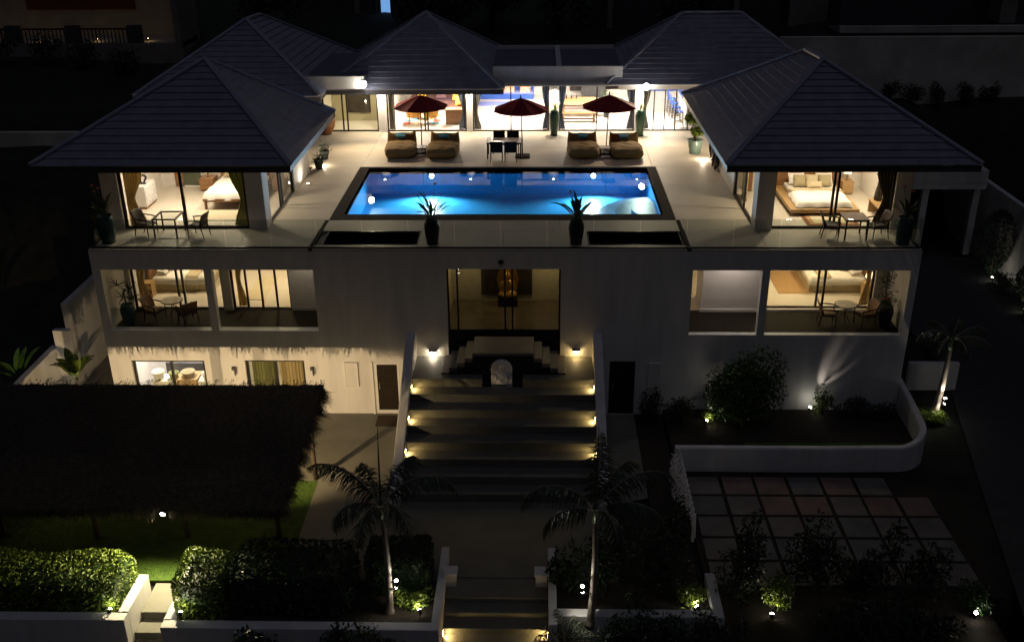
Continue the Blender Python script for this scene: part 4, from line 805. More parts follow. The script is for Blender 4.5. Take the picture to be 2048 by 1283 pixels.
# bean bag loungers with towels
def lounger():
    t = thing('bean_bag_lounger', 'x', 'lounger', (0, 0, 0), 'brown bean bag loungers by the pool')
    def base(u, v, s): 
        x, y = u*2-1, v*2-1; z = (max(0, 1-abs(x)**5)*max(0, 1-abs(y)**5))**.33
        k = 1+.05*math.cos(3*y)
        zz = .26+.25*z*s*(1.0 if s < 0 else (.92+.16*math.exp(-(x**2+(y-.1)**2)*1.6)))
        zz += .014*math.sin(9*x+4*math.sin(3*y))*z*(s > 0)+.012*math.sin(11*y+2*x)*z*(s > 0)
        return (x*.70*k, y*.83-.10, max(.004, zz))
    b = MB(); b.grid(lambda u, v: base(u, v, 1), 26, 26); n = len(b.f); b.grid(lambda u, v: base(u, v, -1), 26, 26); b.f[n:] = [f[::-1] for f in b.f[n:]]
    b.build('seat_cushion', 'cushion_brown', t, smooth=True)
    def back(u, v, s):
        x, y = u*2-1, v*2-1; z = (max(0, 1-abs(x)**4)*max(0, 1-abs(y)**4))**.42
        ear = .07*max(0, abs(x)-.72)/.28*max(0, y)
        return (x*.66*(1-.05*max(0, y)), .80-s*z*.17*(1-.25*y)+.10*y, .40+.36*y*(1+.02*math.cos(6*x))+ear)
    b = MB(); b.grid(lambda u, v: back(u, v, 1), 22, 16); n = len(b.f); b.grid(lambda u, v: back(u, v, -1), 22, 16); b.f[n:] = [f[::-1] for f in b.f[n:]]
    b.build('back_cushion', 'cushion_brown', t, smooth=True)
    return t
L0 = lounger(); L0.location = (-4.86, 12.2, 0); L0.rotation_euler.z = R(4); L0['label'] = 'brown bean bag lounger left of the left red parasol'
clone(L0, (-2.98, 12.1, 0), R(-2), 'brown bean bag lounger right of the left red parasol'); clone(L0, (3.23, 12.05, 0), R(1), 'brown bean bag lounger left of the right red parasol'); clone(L0, (5.12, 12.0, 0), R(3), 'brown bean bag lounger right of the right red parasol')
for (x, y, rz, l) in ((-4.95, 12.92, 4, 'leftmost'), (-2.98, 12.82, -2, 'second from the left'), (3.25, 12.78, 1, 'third from the left'), (5.05, 12.75, 3, 'rightmost')):
    t = thing('towel', 'folded blue towel on the '+l+' of the four loungers', 'towel', (x, y, .63), 'blue pool towels')
    for k in range(3): MB().box(-.22+.004*k, .22-.003*k, -.16, .14-.01*k, .035*k+.01, .035*k+.043).build('fold', 'towel', t, bevel=.014, world=False)
    t.rotation_euler = (R(22), 0, R(rz))
# low tables with parasols
def low_table(x, y, label):
    t = thing('side_table', label, 'table', (x, y, 0)); part('table_top', 'metal_pole', (x-.3, x+.3, y-.28, y+.28, .33, .37), parent=t, bevel=.01)
    for sx in (-.27, .22):
        for sy in (-.25, .2): part('leg', 'dark_wood', (x+sx, x+sx+.05, y+sy, y+sy+.05, .004, .33), parent=t)
    part('shelf', 'dark_wood', (x-.26, x+.26, y-.24, y+.24, .12, .15), parent=t)
low_table(-4.0, 12.1, 'dark low table between the two left loungers'); low_table(4.22, 11.95, 'dark low table between the two right loungers')
def parasol(x, y, label, top=(0, 0), low=False):
    t = thing('parasol', label, 'parasol', (x, y, 0), 'red parasols by the pool'); ax, ay = x+top[0], y+top[1]
    MB().box(x-.32, x+.32, y-.3+.5*low, y+.3+.5*low, .004, .07).build('base_plate', 'coping', t, bevel=.012)
    MB().tube([(x, y+.35*low, .07), (ax, ay, 2.60)], .025, 10).build('pole', 'metal_pole', t, smooth=True)
    n = 8; rr = 1.24
    for k in range(n):
        a0, a1 = (k+.5)*2*math.pi/n, (k+1.5)*2*math.pi/n
        def fn(u, v):
            q = Vector((math.cos(a0), math.sin(a0))).lerp(Vector((math.cos(a1), math.sin(a1))), u); r_ = rr*v
            return (ax+q.x*r_, ay+q.y*r_, 2.58-.50*v**1.12-.03*math.sin(math.pi*u)*v)
        b = MB().grid(fn, 4, 8); b.f = [f[::-1] for f in b.f]; b.build('canopy_panel', 'canvas_red', t, solid=.006)
        q = (ax+rr*math.cos(a0), ay+rr*math.sin(a0), 2.065); MB().bar((ax, ay, 2.54), q, .02).build('rib', 'metal_pole', t)
    MB().lathe([(.035, 2.58), (.04, 2.62), (.025, 2.66), (.012, 2.74)], (ax, ay, 0), 10).build('finial', 'metal_dark', t, smooth=True)
parasol(-3.98, 12.55, 'red parasol between the two left loungers', (.04, -.1)); parasol(.56, 11.75, 'dark red parasol over the pool dining table', (-.07, 0)); parasol(4.27, 12.42, 'red parasol between the two right loungers', (.08, -.1))

# ------------------------------------------------------------------ plants
def leaf_cloud(pts, size, flat=.5, var=.4, rs=rng):
    n = len(pts); pts = np.asarray(pts); s = size*(1+var*rs.uniform(-1, 1, n))[:, None]
    d = rs.normal(0, 1, (n, 3)); d /= np.linalg.norm(d, axis=1)[:, None]; e = rs.normal(0, 1, (n, 3)); e -= (e*d).sum(1)[:, None]*d; e /= np.linalg.norm(e, axis=1)[:, None]
    nn = np.cross(d, e)
    V = np.stack([pts-d*s, pts+e*s*flat*.55+nn*s*.12, pts+d*s, pts-e*s*flat*.55+nn*s*.12], 1).reshape(-1, 3)
    b = MB(); b.v = [tuple(q) for q in V.tolist()]; b.f = [(4*i, 4*i+1, 4*i+2, 4*i+3) for i in range(n)]
    return b
def blade(b, p, az, L, w, elev, droop, seg=7, twist=0.0, petiole=.0):
    """one strap leaf: arches from p"""
    q = Vector(p); pts = []; e = elev
    for i in range(seg+1):
        pts.append(q.copy()); q = q+Vector((math.cos(az)*math.cos(e), math.sin(az)*math.cos(e), math.sin(e)))*L/seg; e -= droop/seg*(.4+1.2*i/seg)
    side = Vector((-math.sin(az), math.cos(az), twist)); n = len(b.v); vs = []
    for i, q in enumerate(pts):
        t = i/seg; ww = w*(math.sin(math.pi*min(1, max(0, (t-petiole)/(1-petiole)))**.8)**.7 if t > petiole else .04)+.004
        vs += [q-side*ww/2+Vector((0, 0, ww*.18)), q, q+side*ww/2+Vector((0, 0, ww*.18))]
    fs = []
    for i in range(seg): a = 3*i; fs += [(a, a+1, a+4, a+3), (a+1, a+2, a+5, a+4)]
    b.add(vs, fs)
POTS = dict(jar=[(.17, 0), (.20, .04), (.24, .3), (.27, .58), (.26, .70), (.21, .78), (.23, .83), (.215, .84), (.19, .80)],
            tub=[(.22, 0), (.24, .03), (.31, .3), (.335, .5), (.34, .56), (.36, .60), (.34, .61), (.31, .55)],
            amphora=[(.15, 0), (.16, .04), (.19, .3), (.235, .7), (.245, .95), (.21, 1.08), (.16, 1.14), (.17, 1.17), (.15, 1.17), (.12, 1.12)],
            vase=[(.15, 0), (.17, .05), (.24, .28), (.265, .48), (.22, .68), (.15, .78), (.18, .85), (.165, .85), (.13, .78)])
def pot_thing(loc, shape, m, label, name='potted_plant', sc=1.0, saucer=False):
    t = thing(name, label, 'plant', loc)
    MB().lathe([(r*sc, z*sc+.02) for r, z in POTS[shape]], loc, 28).build('pot', m, t, smooth=True)
    MB().lathe([(POTS[shape][0][0]*sc*1.15, .003), (POTS[shape][0][0]*sc*1.25, .035), (POTS[shape][0][0]*sc*.9, .03)], loc, 24).build('saucer', m, t)
    r, z = POTS[shape][-1]; MB().lathe([(r*sc*1.02, z*sc-.02), (r*sc*1.02, z*sc-.005)], loc, 20).build('soil', 'soil', t)
    return t, Vector(loc)+Vector((0, 0, z*sc))
def strap_plant(loc, shape, pm, label, n, L, w, sc=1.0, flowers=0, lm='leaf', seed=1, spread=1.0):
    t, top = pot_thing(loc, shape, pm, label, sc=sc); rs = np.random.default_rng(seed)
    for i in range(n):
        b = MB(); az = rs.uniform(0, 6.28); blade(b, top+Vector((rs.uniform(-.06, .06), rs.uniform(-.06, .06), -.05)), az, L*rs.uniform(.6, 1.1), w*rs.uniform(.7, 1.2), R(rs.uniform(52, 85))*1/spread**.3, R(rs.uniform(30, 85))*spread, petiole=.25, twist=rs.uniform(-.4, .4))
        b.build('leaf', lm, t, smooth=True)
    for i in range(flowers):
        az = rs.uniform(0, 6.28); q = top+Vector((math.cos(az)*.22, math.sin(az)*.22, L*rs.uniform(.85, 1.15))); MB().tube([top, top.lerp(q, .6)+Vector((0, 0, .05)), q], [.008, .007, .006], 5).build('stem', lm, t)
        b = MB(); 
        for k in range(5): blade(b, q, az+k*1.2, .14, .05, R(50), R(40), 4)
        b.build('flower', 'flower_orange', t, smooth=True)
    return t
strap_plant((-13.55, .72, 0), 'jar', 'pot_teal', 'tall blue green jar with broad leaves and orange flowers at the left terrace corner', 14, .95, .16, 1.15, 3, seed=3)
strap_plant((13.52, .62, 0), 'jar', 'pot_teal', 'tall green jar with leafy plant at the right terrace corner', 13, .95, .13, 1.1, 2, seed=4, lm='leaf_dark')
strap_plant((-2.35, .62, 0), 'jar', 'pot_dark', 'black urn with arching narrow leaves left on the front ledge', 36, 1.2, .06, 1.0, 1, seed=5, lm='leaf', spread=1.0)
strap_plant((2.54, .62, 0), 'jar', 'pot_dark', 'black urn with upright broad leaves right on the front ledge', 24, 1.1, .10, 1.0, 1, seed=6, lm='leaf')
strap_plant((2.0, 15.55, 0), 'amphora', 'pot_green', 'tall green glazed vase with spiky plant before the middle column', 26, .62, .035, 1.0, 0, lm='leaf_yellow', seed=7, spread=.7)
strap_plant((6.05, 15.42, 0), 'amphora', 'pot_green', 'tall green glazed vase with thin stalks before the right column', 16, .65, .03, 1.0, 0, lm='leaf_yellow', seed=8, spread=.6)
# spiky plant on the lower left balcony, flowering one on the right
t, top = pot_thing((-13.3, .62, Z1), 'jar', 'pot_teal', 'blue pot with a round spiky fan palm on the lower left balcony', sc=.95)
MB().tube([top, top+Vector((-.05, .05, .45))], [.03, .02], 7).build('stem', 'bark', t); rs = np.random.default_rng(3)
for c in ((-.22, .0, .75), (.12, .1, .55), (-.05, -.1, .35), (.25, -.05, .25)):
    for k in range(16):
        b = MB(); blade(b, top+Vector(c), k*6.283/16+rs.uniform(-.1, .1), .42, .035, R(rs.uniform(-10, 60)), R(40), 5); b.build('leaf', 'leaf_dark', t)
t, top = pot_thing((13.4, .72, Z1), 'jar', 'pot_dark', 'dark pot with a red flowering plant on the lower right balcony', sc=.9)
leaf_cloud(np.array(top)+rng.normal(0, .14, (260, 3))*[1, 1, 1.1]+[0, 0, .22], .055).build('foliage', 'leaf', t); 
for k in range(9):
    q = top+Vector(tuple(rng.normal(0, .10, 3)))+Vector((-.05, 0, .42)); b = MB()
    b.ball(tuple(q), (.04, .04, .028), 8, 5); b.build('flower', 'flower_red', t, smooth=True)
MB().tube([top-Vector((0, 0, .05)), top+Vector((0, 0, .25))], .02, 6).build('stem', 'bark', t)
t, top = pot_thing((13.62, 1.55, Z1), 'vase', 'pot_dark', 'dark pot with a tall thin shrub in the corner of the lower right balcony', sc=.8)
leaf_cloud(np.array(top)+rng.normal(0, 1, (420, 3))*[.14, .16, .36]+[-.05, 0, .85], .05).build('foliage', 'leaf_dark', t); MB().tube([top-Vector((0, 0, .05)), top+Vector((-.05, 0, .9))], [.025, .012], 6).build('stem', 'bark', t)
# bonsai
t, top = pot_thing((8.2, 12.3, 0), 'tub', 'pot_jade', 'pale jade tub with a cloud-pruned bonsai tree by the right pavilion', sc=.98)
MB().tube([top-Vector((0, 0, .05)), top+Vector((-.05, 0, .25)), top+Vector((-.22, .02, .50)), top+Vector((-.12, 0, .75)), top+Vector((-.18, 0, 1.0))], [.07, .06, .045, .035, .02], 9).build('trunk', 'bark', t, smooth=True)
MB().tube([top+Vector((-.12, 0, .3)), top+Vector((.12, 0, .5)), top+Vector((.25, 0, .52))], [.04, .03, .015], 7).build('branch', 'bark', t, smooth=True)
for c, s_, n in (((-.15, 0, 1.02), (.38, .34, .26), 1100), ((.08, .02, .42), (.30, .27, .2), 750)):
    q = rng.normal(0, 1, (n, 3)); q /= np.linalg.norm(q, axis=1)[:, None]; q *= rng.uniform(.6, 1.05, n)[:, None]; leaf_cloud(np.array(top)+q*s_+c, .065, .8).build('foliage_pad', 'leaf_hedge', t)
# copper urn, roots, small pots by the left pavilion
t = thing('urn', 'copper coloured round urn behind the left pavilion', 'urn', (-8.95, 15.9, 0)); MB().lathe([(.22, .004), (.26, .05), (.42, .35), (.46, .6), (.38, .85), (.30, .92), (.33, .97), (.30, .97), (.27, .9)], (-8.95, 15.9, 0), 28).build('urn_body', 'copper', t, smooth=True); MB().lathe([(.24, .003), (.27, .02), (.2, .03)], (-8.95, 15.9, 0), 20).build('foot', 'coping', t)
for x, y, l in ((-8.1, 9.9, 'dark bowl pot nearer the pool on the left terrace'), (-8.15, 11.4, 'dark bowl pot farther back on the left terrace')):
    t, top = pot_thing((x, y, 0), 'tub', 'pot_dark', l, sc=.6); leaf_cloud(np.array(top)+rng.normal(0, .12, (220, 3))+[0, 0, .15], .05).build('foliage', 'leaf_dark', t); MB().tube([top-Vector((0, 0, .05)), top+Vector((0, 0, .15))], .015, 5).build('stem', 'bark', t)
t = thing('root_sculpture', 'gnarled driftwood root hung on the side wall of the right pavilion', 'sculpture', (8.75, 10.2, 0.05)); rs = np.random.default_rng(11)
for i in range(16):
    y0 = 9.5+rs.uniform(0, 1.5); z0 = 1.75+rs.uniform(-.15, .1); pts = []
    for k in range(9): f_ = k/8; pts.append((8.72-.06*math.sin(f_*7+i)-rs.uniform(0, .04), y0+.28*math.sin(f_*5+i*1.3)*f_-.55*f_*(i % 3-1)*.5, z0-1.65*f_*rs.uniform(.92, 1)))
    MB().tube(pts, [.07*(1-.6*k/8)*rs.uniform(.7, 1.2)+.012 for k in range(9)], 7).build('root', 'root_wood', t, smooth=True)
o = MB().box(-4.5, -3.62, -.92, -.18, GZ+.002, GZ+.02).build('doormat', 'doormat'); tag(o, 'brown doormat before the dark ground-floor door', 'doormat')

# ================================================================== LAMPS ON THE BUILDING
def flood(x, y, z, tgt, pw, label):
    t = thing('flood_light', label, 'lamp', (x, y, z)); d = (Vector(tgt)-Vector((x, y, z))).normalized()
    MB().tube([Vector((x, y, z))-d*.2, Vector((x, y, z))-d*.09], [.05, .12], 16).build('housing', 'metal_dark', t, smooth=True); MB().ball((x, y, z), .15, 20, 12).build('lens', 'lamp_flood', t, smooth=True); MB().bar((x, y+.1, z), (x, y+.1, z+.18), .04).build('bracket', 'metal_dark', t)  # ball lens made oversized so its bright disc stands in for glare
    light('SPOT', Vector((x, y, z))+d*.24, pw, (1, .76, .48), t, .10, tgt, 150, .7)
flood(-6.74, 14.38, 2.68, (-5.2, 7, -1), 520, 'dazzling white floodlight under the eave left of the living room'); flood(6.25, 15.35, 2.31, (5.2, 7, -1), 560, 'dazzling white floodlight under the eave above the right tall vase')
def column_light(x, w, label):
    t = thing('wall_light', label, 'lamp', (x, YB-.12, 2.0)); yy = YB-.121
    part('backplate', 'steel', (x-.06, x+.06, yy-.02, yy, 1.86, 2.06), parent=t); MB().bar((x, yy-.02, 2.04), (x, yy-.40, 2.12), .03).build('arm', 'steel', t); MB().lathe([(.065, 2.10), (.05, 2.16)], (x, yy-.42, 0), 14).build('cap', 'steel', t); MB().lathe([(.05, 2.075), (.05, 2.098)], (x, yy-.42, 0), 14).build('lamp', 'lamp_on', t)
    light('SPOT', (x, yy-.42, 2.06), 240, WARMW, t, .03, (x, yy+.02, .5), 140, .9)
for x, l in ((-6.25, 'bright lamp on the leftmost white column of the rear wing'), (-2.05, 'bright lamp on the white column between living room and daybed room'), (2.0, 'bright lamp on the column behind the middle green vase'), (6.05, 'bright lamp on the column behind the right green vase')): column_light(x, .4, l)
def uplight(x, y, label, pw, tgt, col=WARMW, z=0.0, rad=.05):
    t = thing('floor_light', label, 'lamp', (x, y, z)); MB().lathe([(.07, .003), (.08, .02), (.06, .03)], (x, y, z), 16).build('ring', 'steel', t); MB().lathe([(.055, .031), (.05, .036)], (x, y, z), 16).build('lens', 'lamp_ceiling', t)
    light('SPOT', (x, y, z+.06), pw, col, t, rad, tgt, 160, .9)
uplight(8.45, 11.2, 'floor light glowing at the foot of the right pavilion wall', 90, (8.6, 11.2, 2)); uplight(8.5, 12.9, 'floor light beside the bonsai tub', 60, (8.7, 13, 2)); uplight(-8.1, 10.3, 'floor light between the dark bowl pots on the left terrace', 90, (-8.2, 10.4, 2)); uplight(-8.1, 7.6, 'floor light at the foot of the left pavilion wall', 50, (-8.3, 7.6, 2))
light('POINT', (8.42, 11.2, .16), 32, WARMW, bpy.data.objects['floor_light'], .06); light('POINT', (-8.08, 10.3, .16), 32, WARMW, bpy.data.objects['floor_light.002'], .06)
# underwater lamps
for x, l in ((-3.3, 'left underwater lamp on the far pool wall'), (3.6, 'right underwater lamp on the far pool wall')):
    t = thing('pool_lamp', l, 'lamp', (x, 9.9, -.33)); MB().tube([(x, 9.919, -.33), (x, 9.88, -.33)], .12, 20).build('bezel', 'steel', t); MB().tube([(x, 9.879, -.33), (x, 9.86, -.33)], .09, 20).build('lens', 'lamp_pool', t)
    light('SPOT', (x, 9.82, -.33), 1150, (.82, .92, 1.0), t, .06, (x, 3, -.6), 155, .8)
# stair lamps, wall lamps
def step_lamp(x, y, z, s, label):
    t = thing('step_light', label, 'lamp', (x, y, z)); part('bezel', 'steel', (min(x, x+s*.02), max(x, x+s*.02), y-.1, y+.1, z-.04, z+.04), parent=t); part('lens', 'lamp_warm', (min(x+s*.021, x+s*.027), max(x+s*.021, x+s*.027), y-.08, y+.08, z-.025, z+.025), parent=t)
    light('SPOT', (x+s*.05, y, z), 22, AMBER, t, .03, (x+s*.4, y, z-.35), 150, .8)
for i, n in enumerate((6, 4, 2)):
    y = -5.5+.54*n+.3; z = GZ+.29*(n+1)+.12; w = ['upper', 'middle', 'lower'][i]
    step_lamp(XL, y, z, 1, w+' amber step light in the left stair wall'); step_lamp(XR, y, z, -1, w+' amber step light in the right stair wall')
def wall_lamp(x, z, pw, label, bright):
    t = thing('wall_lamp', label, 'lamp', (x, 0, z)); part('backplate', 'steel', (x-.13, x+.13, -.03, -.001, z-.06, z+.06), parent=t); part('hood', 'metal_dark', (x-.13, x+.13, -.14, -.031, z+.03, z+.06), parent=t, bevel=.005); part('lamp', 'lamp_on' if bright else 'lamp_warm', (x-.10, x+.10, -.11, -.032, z-.02, z+.025), parent=t)
    light('POINT', (x, -.17, z-.08), pw, AMBER, t, .05)
wall_lamp(-2.43, -3.79, 4.5, 'brightly glowing wall lamp left of the entrance', True); wall_lamp(2.59, -3.73, 4.5, 'warm wall lamp right of the entrance', False)
for x, l in ((-9.52, 'unlit wall lamp between the two ground-floor windows'), (-6.72, 'unlit wall lamp right of the curtained ground-floor window')):
    t = thing('wall_lamp', l, 'lamp', (x, 0, -4.6)); part('backplate', 'steel', (x-.06, x+.06, -.03, -.001, -4.68, -4.42), parent=t); part('shade', 'metal_mesh', (x-.09, x+.02, -.16, -.031, -4.5, -4.4), parent=t, bevel=.01); MB().tube([(x, -.08, -4.5), (x, -.08, -4.72)], .03, 8).build('lamp_tube', 'metal_mesh', t)
o = thing('bell', 'small round dark bell high above the entrance glass', 'bell', (.0, 0, -.42)); MB().ball((.0, -.05, -.42), (.10, .06, .08)).build('dome', 'metal_dark', o, smooth=True); MB().tube([(.0, -.001, -.42), (.0, -.03, -.42)], .06, 12).build('mount', 'steel', o)
# arched white relief plaque in front of the stair plinth
t = thing('relief_plaque', 'white arched stone plaque with a carved figure before the black plinth', 'plaque', (.03, -1.5, -4.42))
pts = [(-.33, -1.5, -4.41), (.39, -1.5, -4.41), (.39, -1.5, -3.75)] + [(.03+.36*math.cos(a), -1.5, -3.75+.36*math.sin(a)) for a in np.linspace(0, math.pi, 16)[1:-1]] + [(-.33, -1.5, -3.75)]
MB().prism(pts, (0, .12, 0)).build('slab', 'stone_white', t, bevel=.02)
b = MB(); b.ball((.03, -1.5, -3.68), (.10, .05, .13)); b.ball((.03, -1.5, -3.98), (.16, .05, .22)); b.ball((.03, -1.5, -4.22), (.26, .06, .10)); b.ball((-.15, -1.5, -4.02), (.06, .04, .18)); b.ball((.21, -1.5, -4.02), (.06, .04, .18)); b.ball((.03, -1.5, -3.54), (.05, .04, .06)); b.build('relief_figure', 'stone_white', t, remesh=.02)
# ================================================================== GARDEN
def gz(x, y): return hgt(x, y)
# ---- thatched pavilion
th = thing('thatched_pavilion', 'long open pavilion with a dark thatched roof on round posts over the lawn', 'pavilion', (-11.5, -5.9, GZ))
TX0, TX1, TY0, TY1 = -19.0, -5.75, -9.0, -2.65
def tz(y): return -3.75 + (-4.12+3.75)*(y-TY1)/(TY0-TY1)
def tx1(y, x): return x
nU, nV = 60, 34; rs = np.random.default_rng(21); bumps = rs.normal(0, .022, (nV+1, nU+1))
b = MB(); b.grid(lambda u, v: (TX0+(TX1-TX0)*u, TY0+(TY1-TY0)*v, tz(TY0+(TY1-TY0)*v)+bumps[round(v*nV), round(u*nU)]), nU, nV); b.build('thatch_roof', 'thatch', th, smooth=True)
MB().prism([(TX0, TY0+.1, tz(TY0)-.16), (TX1-.1, TY0+.1, tz(TY0)-.16), (TX1-.1, TY1-.1, tz(TY1)-.16), (TX0, TY1-.1, tz(TY1)-.16)], (0, 0, .12)).build('roof_deck', 'dark_wood', th)
n = 52000; px = rs.uniform(-17.2, TX1, n); py = TY0+(TY1-TY0)*rs.uniform(0, 1, n); row = np.floor((py-TY0)/.42)*.42+TY0; py = row+rs.uniform(0, .42, n)
L = rs.uniform(.18, .42, n); dx = rs.normal(0, .07, n); z0 = np.array([tz(y) for y in py])+rs.uniform(.0, .05, n)
def straw(P, D, w, side):
    V = np.stack([P-side*w[:, None], P+side*w[:, None], P+D+side*w[:, None]*.2, P+D-side*w[:, None]*.2], 1).reshape(-1, 3); b = MB()
    b.v = [tuple(q) for q in V.tolist()]; b.f = [(4*i, 4*i+1, 4*i+2, 4*i+3) for i in range(len(P))]; return b
o = straw(np.c_[px, py, z0], np.c_[dx, -L, -.058*L+rs.uniform(-.02, .05, n)], rs.uniform(.006, .014, n), np.tile([1., 0, 0], (n, 1))).build('thatch_straw', 'thatch_straw', th); tag(o, kind='stuff')
# ragged fringes: front, back, right end
n = 5200; px = rs.uniform(-17.2, TX1, n); px = np.where(np.abs(px+9.05) < .22, px-.5, px); P0 = np.c_[px, np.full(n, TY0+.06)+rs.uniform(0, .1, n), np.full(n, tz(TY0))+rs.uniform(-.1, .03, n)]
D = np.c_[rs.normal(0, .06, n), -rs.uniform(.02, .16, n), -rs.uniform(.12, .36, n)]; b = straw(P0, D, rs.uniform(.008, .02, n), np.tile([1., 0, 0], (n, 1)))
P1 = np.c_[px, np.full(n, TY1-.04)-rs.uniform(0, .1, n), np.full(n, tz(TY1))+rs.uniform(-.14, .03, n)]; cl = .5+.5*np.sin(px*9.7)*np.sin(px*4.1+1); D = np.c_[rs.normal(0, .05, n), rs.uniform(.02, .12, n), np.where(rs.uniform(0, 1, n) < .75, rs.uniform(-.03, .06, n), -rs.uniform(.08, .46, n)*(.35+.65*cl))]; b2 = straw(P1, D, rs.uniform(.008, .018, n), np.tile([1., 0, 0], (n, 1)))
m_ = 3200; py = rs.uniform(TY0, TY1, m_); clump = .22*np.sin(py*7.5)+.14*np.sin(py*17+1); P2 = np.c_[np.full(m_, TX1-.08)+rs.uniform(-.1, .02, m_), py, np.array([tz(y) for y in py])+rs.uniform(-.08, .06, m_)]
D = np.c_[rs.uniform(.08, .42, m_)*(1+1.4*clump), rs.normal(-.05, .10, m_)-.06, -rs.uniform(.02, .40, m_)]; b3 = straw(P2, D, rs.uniform(.008, .02, m_), np.tile([0., 1, 0], (m_, 1)))
for q, nm in ((b, 'eave_fringe'), (b2, 'eave_fringe'), (b3, 'gable_fringe')): tag(q.build(nm, 'thatch_straw', th), kind='stuff')
for x in (-6.38, -9.1, -11.8, -14.6): MB().tube([(x, -7.4, GZ-.02), (x+.02, -7.42, -5.2), (x, -7.45, -4.2)], [.085, .075, .07], 10).build('post', 'bark', th, smooth=True)
for x in (-5.92, -8.6, -11.3, -14.0): MB().tube([(x, -4.27, GZ-.02), (x-.02, -4.25, -5.2), (x, -4.25, -4.0)], [.085, .075, .07], 10).build('post', 'bark', th, smooth=True)
for y in (-7.45, -4.25): MB().tube([(-17, y, tz(y)-.13), (-5.85, y, tz(y)-.13)], .06, 8).build('beam', 'bark', th)
def lamp_small(name, loc, tgt, pw, label, col=(1, .93, .78), spot=120, m='lamp_on', r=.05, kind='SPOT', rad=.03, cat='lamp', stake=None):
    t = thing(name, label, cat, loc); p = Vector(loc); d = (Vector(tgt)-p).normalized()
    MB().tube([p-d*.12, p-d*.02], [r*.8, r], 12).build('housing', 'metal_dark', t, smooth=True); MB().tube([p-d*.019, p+d*.012], [r*.9, r*.75], 12).build('lens', m, t)
    if stake is not None: MB().tube([p-d*.08, (p.x, p.y, stake)], .014, 6).build('stake', 'metal_dark', t)
    light(kind, p+d*.05 if kind == 'SPOT' else p-Vector((0, 0, .10)), pw, col, t, rad, tgt, spot, .7); return t
# pavilion lamps, fixed under the eave
lamp_small('post_lamp', (-9.0, -9.02, -4.33), (-9.15, -10.6, -5.2), 950, 'white lamp at the eave of the thatched pavilion above its third post', col=(1, .84, .50), rad=.03, spot=165, r=.075)
lamp_small('post_lamp', (-13.0, -7.0, -4.30), (-12.4, 0, -4.6), 1150, 'lamp hidden under the left half of the thatched roof', col=(1, .71, .37), rad=.02, spot=130)
lamp_small('post_lamp', (-7.6, -7.0, -4.30), (-7.2, 0, -4.6), 1150, 'lamp hidden under the right end of the thatched roof', col=(1, .71, .37), rad=.02, spot=130)
# ---- hedges
def hedge(name, x0, x1, y0, y1, z0, z1, n, label, m='leaf_hedge', size=.055, cat='hedge', seed=0):
    t = thing(name, label, cat, ((x0+x1)/2, (y0+y1)/2, z0)); rs = np.random.default_rng(seed+40)
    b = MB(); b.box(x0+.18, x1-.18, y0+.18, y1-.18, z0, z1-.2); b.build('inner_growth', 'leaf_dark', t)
    a = rs.uniform(-1, 1, (n, 3)); k = rs.integers(0, 3, n); f_ = np.where(rs.uniform(0, 1, n) < .82, 1, 0)
    ax = np.array([x1-x0, y1-y0, z1-z0]); pr = 1/ax; 
    for i in range(n):
        if f_[i]: j = rs.choice(3, p=pr/pr.sum()); a[i, j] = (np.sign(a[i, j]) or 1)*(1-abs(rs.normal(0, .06))) if j < 2 or a[i, j] > -.2 else a[i, j]
    q = np.sign(a)*np.abs(a); r_ = (np.abs(a)**8).sum(1)**(1/8); a = a/np.maximum(1, r_)[:, None]
    pts = np.c_[(x0+x1)/2+a[:, 0]*(x1-x0)/2, (y0+y1)/2+a[:, 1]*(y1-y0)/2, (z0+z1)/2+a[:, 2]*(z1-z0)/2]
    pts[:, 2] += .06*np.sin(pts[:, 0]*2.3+seed)+.05*np.sin(pts[:, 1]*4+pts[:, 0]*1.1)
    leaf_cloud(pts, size, .75, .5, rs).build('foliage', m, t)
    for i in range(max(2, int((x1-x0)/.8))): x = x0+.3+i*.8; MB().tube([(x, (y0+y1)/2, z0-.05), (x+.05, (y0+y1)/2, z1-.3)], [.035, .015], 6).build('stem', 'bark', t)
    return t
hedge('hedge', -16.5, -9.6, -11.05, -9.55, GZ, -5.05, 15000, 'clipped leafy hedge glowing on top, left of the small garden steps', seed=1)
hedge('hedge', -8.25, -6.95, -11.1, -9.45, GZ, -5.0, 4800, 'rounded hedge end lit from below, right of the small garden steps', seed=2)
hedge('hedge', -6.85, -3.6, -10.9, -9.2, GZ, -4.9, 5500, 'hedge with shade put into its leaf colour between the lit hedge and the left palm', 'leaf_dark', .07, seed=3)  # dark leaf colour stands in for shade; lamp light still reaches this hedge
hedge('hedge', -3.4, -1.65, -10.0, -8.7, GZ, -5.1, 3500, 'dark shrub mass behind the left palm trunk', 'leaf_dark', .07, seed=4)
# ---- low white garden walls and steps
def wall(name, label, boxes, m='plaster', bev=.015, cat='wall'):
    t = thing(name, label, cat, (boxes[0][0], boxes[0][2], boxes[0][4]))
    for q in boxes: part('wall_section', m, q, parent=t, bevel=bev)
wall('garden_wall', 'low white street wall left of the small garden steps', [(-22, -9.36, -11.55, -11.25, -7.6, -5.8), (-9.62, -9.36, -11.249, -9.75, -7.0, -5.78)])
wall('garden_wall', 'low white street wall between the small steps and the main gate', [(-8.38, -1.25, -11.72, -11.42, -7.6, -5.88), (-8.38, -8.20, -11.419, -9.9, -7.0, -5.86)])
wall('garden_wall', 'low white wall lining the left of the main gate path', [(-1.47, -1.26, -11.419, -8.25, -7.2, -5.92)])
wall('garden_wall', 'low white wall lining the right of the main gate path', [(1.55, 1.76, -11.419, -8.25, -7.2, -5.92)])
wall('garden_wall', 'low white planter wall right of the main gate', [(1.761, 6.1, -11.0, -10.7, -7.2, -6.0), (5.85, 6.1, -10.699, -9.2, -7.0, -6.0)])
